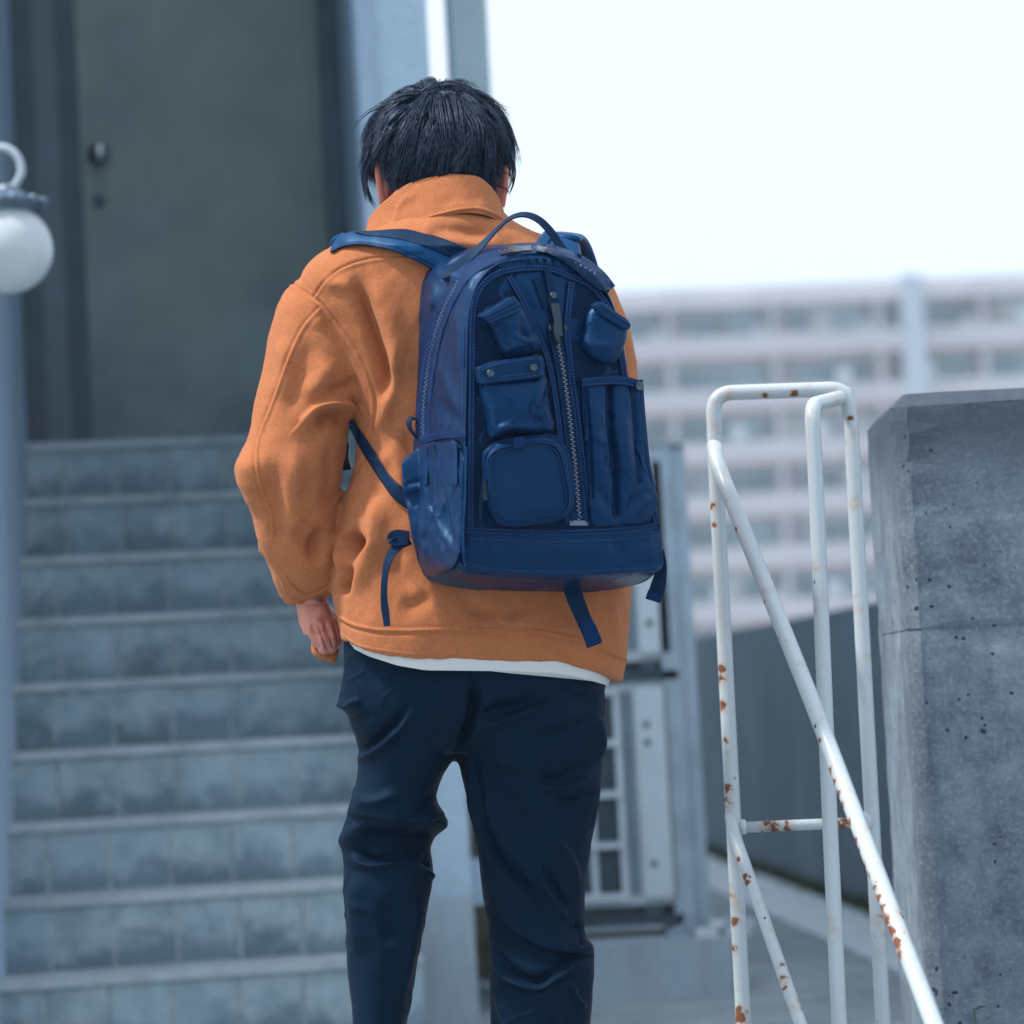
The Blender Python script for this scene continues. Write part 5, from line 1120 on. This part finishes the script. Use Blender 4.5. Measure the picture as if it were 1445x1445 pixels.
pipe = corner([(687, 646), (702, 633), (750, 624), (784, 628), (793, 646), (803, 700), (802, 716), (790, 727), (726, 737), (704, 733), (692, 700)], 12)
pipe = np.vstack([even(pipe, 90, True), even(pipe, 90, True)[:1]])
tape('piping', pipe, 3.0, nylbind, pc_, lambda x, y: ZF(x, y)+35, 0.5, 2.2, curve=False, bow=.8, n=140); bits('stitching', (pipe-pipe.mean(0))*.94+pipe.mean(0), thread, pc_, lambda x, y: ZF(x, y)+35, 4.2, (2.4, .8, .6), 0, 2.2, False)
tape('zipper_binding', [(689, 642), (698, 628), (722, 621), (752, 617), (780, 617), (794, 630), (804, 662), (809, 700)], 7, nylbind, pc_, lambda x, y: ZF(x, y)+16, 4, 2, bow=.4)
tape('tab', [(731, 617), (733, 632)], 15, nylbind, pc_, lambda x, y: ZF(x, y)+38, 1.5, 2, curve=False)
pd_ = pillow('pouch', corner([(838, 432), (852, 428), (866, 444), (884, 458), (882, 480), (874, 498), (864, 512), (846, 510), (828, 498), (822, 486), (826, 464), (830, 444)], 6), 26, nyl, bag, ZF, .22, .3,
       [([(826, 490), (842, 486), (866, 488)], 6, 2.5, 'g'), ([(838, 448), (846, 470), (850, 496)], 5, -2.5, 'g'), ([(856, 500), (864, 480), (870, 462)], 5, 2.5, 'g')], (45, .7, 6))
fl = pillow('flap', corner([(838, 432), (847, 425), (886, 452), (890, 460), (884, 466), (846, 444)], 3), 7, nylflat, pd_, lambda x, y: ZF(x, y)+29, .1, .2, None, None, 80, 12, back=14)
bits('stitching', [(848, 429), (886, 456)], thread, fl, lambda x, y: ZF(x, y)+29, 4.2, (2.6, .9, .8), 0, 9.5, False)
pe_ = pillow('long_pocket', corner([(821, 536), (870, 532), (904, 540), (908, 600), (914, 670), (924, 694), (928, 704), (914, 736), (880, 735), (850, 742), (832, 735), (829, 660), (824, 590)], [4, 6, 8, 10, 10, 10, 8, 12, 14, 10, 8, 10, 10]), 17, nyl, bag, ZF, .35, .2,
       [([(862, 540), (864, 600), (870, 660), (872, 728)], 5, -15, 'g', 1), ([(893, 540), (898, 600), (904, 680)], 3.5, -8, 'g', 1), ([(824, 545), (829, 600), (834, 700)], 4, -5, 'g', 1), ([(838, 560), (842, 620), (848, 690)], 9, 4, 'g'), ([(878, 570), (884, 630), (890, 690)], 8, 5, 'g'), ([(850, 640), (860, 655), (868, 660)], 5, -4, 'g'), ([(832, 690), (850, 700), (866, 730)], 7, -4, 'g'), ([(902, 690), (890, 715), (880, 730)], 6, -5, 'g'), ([(920, 700), (905, 712), (900, 730)], 5, 4, 'g'), ([(836, 610), (850, 622), (862, 622)], 6, 3, 'g')], (60, .9, 2))
tp = tape('pocket_hem', [(822, 540), (850, 537), (880, 537), (903, 543)], 12, nylbind, pe_, lambda x, y: ZF(x, y)+20, 0, 2); 
for dy in (-4, 4): bits('stitching', [(822, 540+dy), (850, 537+dy), (880, 537+dy), (902, 543+dy)], thread, tp, lambda x, y: ZF(x, y)+20, 4.2, (2.6, .9, .8), 0, 2.8)
tp = tape('side_binding', [(902, 536), (906, 590), (912, 650), (921, 695)], 10, nylbind, pe_, lambda x, y: ZF(x, y)+14, 1, 2, bow=.3); bits('stitching', [(904, 540), (908, 590), (914, 650), (923, 695)], thread, tp, lambda x, y: ZF(x, y)+14, 4.2, (2.6, .9, .8), 0, 4.4)
snap(902, 545, lambda x, y: ZF(x, y)+22, 3, pe_, 6.2)

# --- left side pocket on the gusset
def ZG(x, y): return np.maximum(ZH(np.maximum(x, 592), y), 138)
sp_ = pillow('side_pocket', corner([(572, 650), (600, 628), (640, 622), (654, 640), (653, 720), (650, 775), (640, 800), (606, 812), (592, 795), (578, 730), (570, 690)], 8), 16, nyl, bag, ZG, .3, .3,
       [([(604, 660), (606, 700), (616, 750), (640, 795)], 4, -7, 'g'), ([(612, 690), (620, 740), (642, 785)], 5, 6, 'g'), ([(626, 690), (632, 740), (646, 780)], 4, -4, 'g'), ([(590, 700), (594, 750), (604, 795)], 7, 3, 'g'), ([(641, 660), (642, 720), (648, 760)], 4, -4, 'g')], (60, .8, 12), dirn=(-.2, .9), back=30)
def ZG2(x, y): return ZG(x, y)+19
f1_ = pillow('flap', corner([(567, 652), (580, 640), (602, 630), (603, 684), (570, 700)], 4), 5, nylflat, sp_, ZG2, .1, .2, [([(568, 685), (602, 676)], 3, -3, 'g')], None, 80, 12, dirn=(-.2, .9), back=16)
f2_ = pillow('flap', corner([(617, 628), (645, 626), (645, 684), (617, 684)], 2), 5, nylflat, sp_, ZG2, .1, .2, None, None, 80, 12, dirn=(-.2, .9), back=12)
for o_ in ([(619, 681), (643, 681)], [(642, 632), (642, 680)], [(620, 632), (620, 680)]): bits('stitching', o_, thread, f2_, ZG2, 4.2, (2.4, .8, .8), -.0, 6.8, False)
tape('slot_shade', [(606, 628), (611, 650), (612, 690)], 11, nyldark, sp_, ZG2, 0, 1.2)  # dark strip standing in for the shade inside the slot between the flaps
tape('binding', [(590, 622), (620, 614), (655, 612)], 10, nylbind, bag, ZG, 14, 2, bow=.3); bits('stitching', [(592, 619), (620, 611), (655, 609)], thread, bag, ZG, 4.4, (2.6, .9, .8), 0, 18)
tape('side_pipe', [(656, 800), (652, 760), (655, 700), (656, 630)], 5, nylbind, bag, ZG, 12, 3, bow=.8)
# small leather loop at the gusset
strap('zip_garage_loop', [(597, 625, 152), (583, 612, 158), (577, 598, 156), (580, 590, 152), (588, 592, 150)], 9, nyldark, bag, (.5, .3, .8), 2.5, 24)
strap('zipper_cord', [(682, 672, 340), (679, 700, 336), (678, 730, 330), (684, 755, 322), (694, 782, 316)], 3.4, nyldark, bag, (1, 0, 0), 2.4, 30)
tape('zipper_pull', [(680, 678), (682, 706)], 5, zblack, bag, ZF, 26, 3)

# --- haul loop, shoulder straps, hanging straps
strap('haul_loop', [(622, 388, 222), (634, 384, 226), (652, 372, 224), (676, 350, 215), (700, 325, 205), (720, 308, 198), (740, 303, 192), (760, 310, 186), (778, 328, 180), (790, 346, 178), (800, 358, 176)], 12, nyldark, bag, [(.3, 1, .5), (.3, 1, .5), (.2, .8, .8), (0, .5, 1), (-.2, .5, 1), (-.6, .45, .8), (-.8, .4, .6), (-.8, .4, .7)], 2.2, 70)
tape('loop_anchor', [(624, 392), (640, 384), (656, 372)], [14, 14, 12], nylflat, bag, lambda x, y: 206+0*np.asarray(x)+0*np.asarray(y), 4, 3)
def padded(name, path, wdir, width, thick, mat, parent, n=50, ex=2.8):
    p = even(cat(path, 400), n); wd = cat(wdir, n) if np.ndim(wdir) == 2 else np.tile(np.array(wdir, float), (n, 1)); T = np.gradient(p, axis=0); T /= np.linalg.norm(T, axis=1)[:, None]
    wd = wd-T*(wd*T).sum(1)[:, None]; wd /= np.linalg.norm(wd, axis=1)[:, None]; nn = np.cross(T, wd); th_ = np.linspace(0, 2*np.pi, 28, endpoint=False); e = 2/ex
    c_, s_ = np.sign(np.cos(th_))*np.abs(np.cos(th_))**e, np.sign(np.sin(th_))*np.abs(np.sin(th_))**e
    V = p[:, None]+wd[:, None]*(c_*width/2)[None, :, None]+nn[:, None]*(s_*thick/2)[None, :, None]
    return mmesh(name, V.reshape(-1, 3), grid_faces(n, 28), mat, parent)
def zclip(f, lo): return lambda x, y: np.maximum(f(x, y), lo)
nylstrap = nylon('strap_nylon', (.002, .034, .105), (.003, .045, .14), .45, .3)
def surfband(name, upper, lower, zf, mat, parent, lift=3, thick=8, puff=0, n=60, m=14):
    """padded band lying on the shoulder between two edge curves"""
    a = even(cat(upper, 300), n); b = even(cat(lower, 300), n); rows = []
    for i in range(n):
        r = []; t = np.linspace(0, 1, m); q = a[i]*(1-t)[:, None]+b[i]*t[:, None]; z = zf(q[:, 0], q[:, 1]); dome = np.sqrt(np.clip(1-(2*t-1)**6, 0, 1)); zt_ = z+lift+thick*dome+puff*np.sin(math.pi*t)
        r = [(q[j][0], q[j][1], zt_[j]) for j in range(m)]+[(q[j][0], q[j][1], z[j]-4) for j in range(m-1, -1, -1)]; rows.append(r)
    return rmesh(name, np.array(rows).reshape(-1, 3), grid_faces(n, 2*m), mat, parent)[0]
def ZSH(x, y): return np.maximum(ZJ(x, np.maximum(y, 346-.0*np.asarray(x))), -60)-np.clip(346-np.asarray(y, float), 0, 60)*1.2
ls = surfband('shoulder_strap', [(466, 352), (474, 338), (488, 329), (505, 326), (540, 326), (570, 329), (605, 337), (640, 350), (664, 364)], [(466, 356), (478, 349), (495, 345), (515, 345), (537, 349), (556, 354), (580, 364), (606, 377), (628, 392)], ZSH, nylstrap, bag, 2, 11, 3)
surfband('strap_webbing', [(500, 327), (530, 325), (570, 323), (600, 329), (630, 338), (664, 352)], [(516, 332), (545, 335), (575, 341), (605, 351), (630, 362), (652, 372)], ZSH, nyldark, ls, 15, 3)
pu = [(560+i*11, 343+i*6.2) for i in range(6)]
surfband('strap_piping', [(467, 350), (478, 344), (495, 340), (515, 339), (537, 343), (556, 348), (580, 358), (602, 370), (626, 384)], [(468, 356), (479, 350), (495, 346), (515, 346), (537, 350), (556, 355), (580, 365), (606, 378), (628, 393)], ZSH, nylbind, ls, 9, 6, 0, 60, 8)
padded('strap_front', [(500, 338, -10), (486, 348, -48), (494, 390, -88), (508, 450, -118), (512, 520, -126), (505, 590, -114)], [(.9, .2, .2), (1, 0, .1), (1, 0, 0)], 42, 12, nylstrap, ls, 40)
rs_ = surfband('shoulder_strap', [(752, 372), (758, 350), (772, 326), (800, 330), (819, 342), (819, 366)][:3], [(820, 392), (821, 364), (818, 344)], lambda x, y: 120-(392-np.asarray(y, float))*.9+0*np.asarray(x), nylstrap, bag, 2, 8, 2)
surfband('strap_webbing', [(744, 364), (756, 342), (768, 326)], [(762, 366), (772, 346), (784, 329)], lambda x, y: 120-(392-np.asarray(y, float))*.9+0*np.asarray(x), nylstrap, rs_, 12, 3)
padded('strap_front', [(796, 336, 60), (802, 334, 20), (812, 350, -30), (824, 390, -80), (830, 450, -112), (828, 520, -128), (815, 600, -118)], [(1, .1, -.1), (1, 0, -.1)], 46, 12, nylstrap, rs_, 40)
# lower straps running under the arm to the side of the bag
surfband('adjuster_strap', [(496, 592), (512, 612), (530, 640), (548, 668), (566, 686), (586, 700)], [(494, 604), (505, 628), (521, 654), (538, 680), (556, 704), (582, 724)], zclip(ZJ, 60), nyldark, bag, 4, 3)
strap('adjuster_strap', [(503, 592, -110), (501, 594, -60), (497, 596, 10), (496, 598, 64)], 14, nyldark, bag, (.7, .7, .0), 2.6, 30)
strap('adjuster_strap', [(815, 600, -110), (885, 650, -60), (905, 700, 0), (900, 760, 60)], 20, nyldark, bag, (.8, -.2, -.6), 2.6, 30)
padded('buckle', [(487, 626, -8), (486, 645, -6), (490, 662, -10)], (1, 0, .1), 13, 9, zblack, bag, 10, 4)
strap('hanging_strap', [(578, 756, 152), (560, 754, 156), (553, 758, 160), (556, 764, 162), (575, 762, 158)], 13, nyldark, bag, (.1, .9, .35), 2.4, 30)
strap('hanging_strap', [(578, 762, 150), (562, 770, 160), (549, 788, 168), (543, 815, 168), (542, 845, 164), (545, 872, 162), (546, 884, 162)], [14, 14, 11, 9, 9, 11, 9], nyldark, bag, [(.2, .9, .2), (.5, .6, .4), (.9, .2, .3), (1, 0, .3)], 2.4, 50)
hs = strap('hanging_strap', [(806, 828, 150), (812, 845, 152), (822, 870, 153), (833, 895, 154), (839, 911, 154)], [24, 24, 22, 21, 22], nyldark, bag, (.95, -.28, .0), 2.6, 40)
strap('strap_keeper', [(826, 872, 157), (832, 888, 158), (840, 909, 157)], [16, 21, 22], nylbind, hs, (.95, -.28, 0), 2.2, 14)
hs = strap('hanging_strap', [(933, 776, 120), (934, 800, 124), (929, 825, 128), (922, 847, 130)], [8, 14, 21, 22], nyldark, bag, (.96, .12, .25), 2.6, 30)
strap('strap_keeper', [(925, 836, 133), (921, 848, 134)], [22, 22], nylbind, hs, (.96, .16, .25), 2.2, 8)
strap('bottom_loop', [(694, 834, 120), (700, 842, 124), (708, 834, 120)], 8, nyldark, bag, (.2, .0, 1), 2, 14)
# back panel of the bag
strap('back_panel', [(720, 372, 78), (728, 560, 82), (736, 800, 84)], 215, nyldark, bag, (1, 0, -.4), 14, 20)

for p_, o_ in (([(652, 800), (655, 700), (657, 620), (659, 540), (660, 462)], 0), ):
    bits('stitching', [(x-6, y) for x, y in p_], thread, bag, ZH, lift=1.2)
bits('stitching', [(664, 760), (760, 764), (860, 762), (928, 755)], thread, bag, ZH, lift=1.5)
bits('stitching', [(610, 812), (632, 803), (660, 795), (700, 803), (800, 806), (900, 802)], thread, bag, ZH, lift=1.5)
bits('stitching', [(x+8, y+1) for x, y in [(597, 600), (602, 545), (609, 500), (618, 462), (632, 427), (648, 400)]], thread, bag, ZH, lift=1.2)
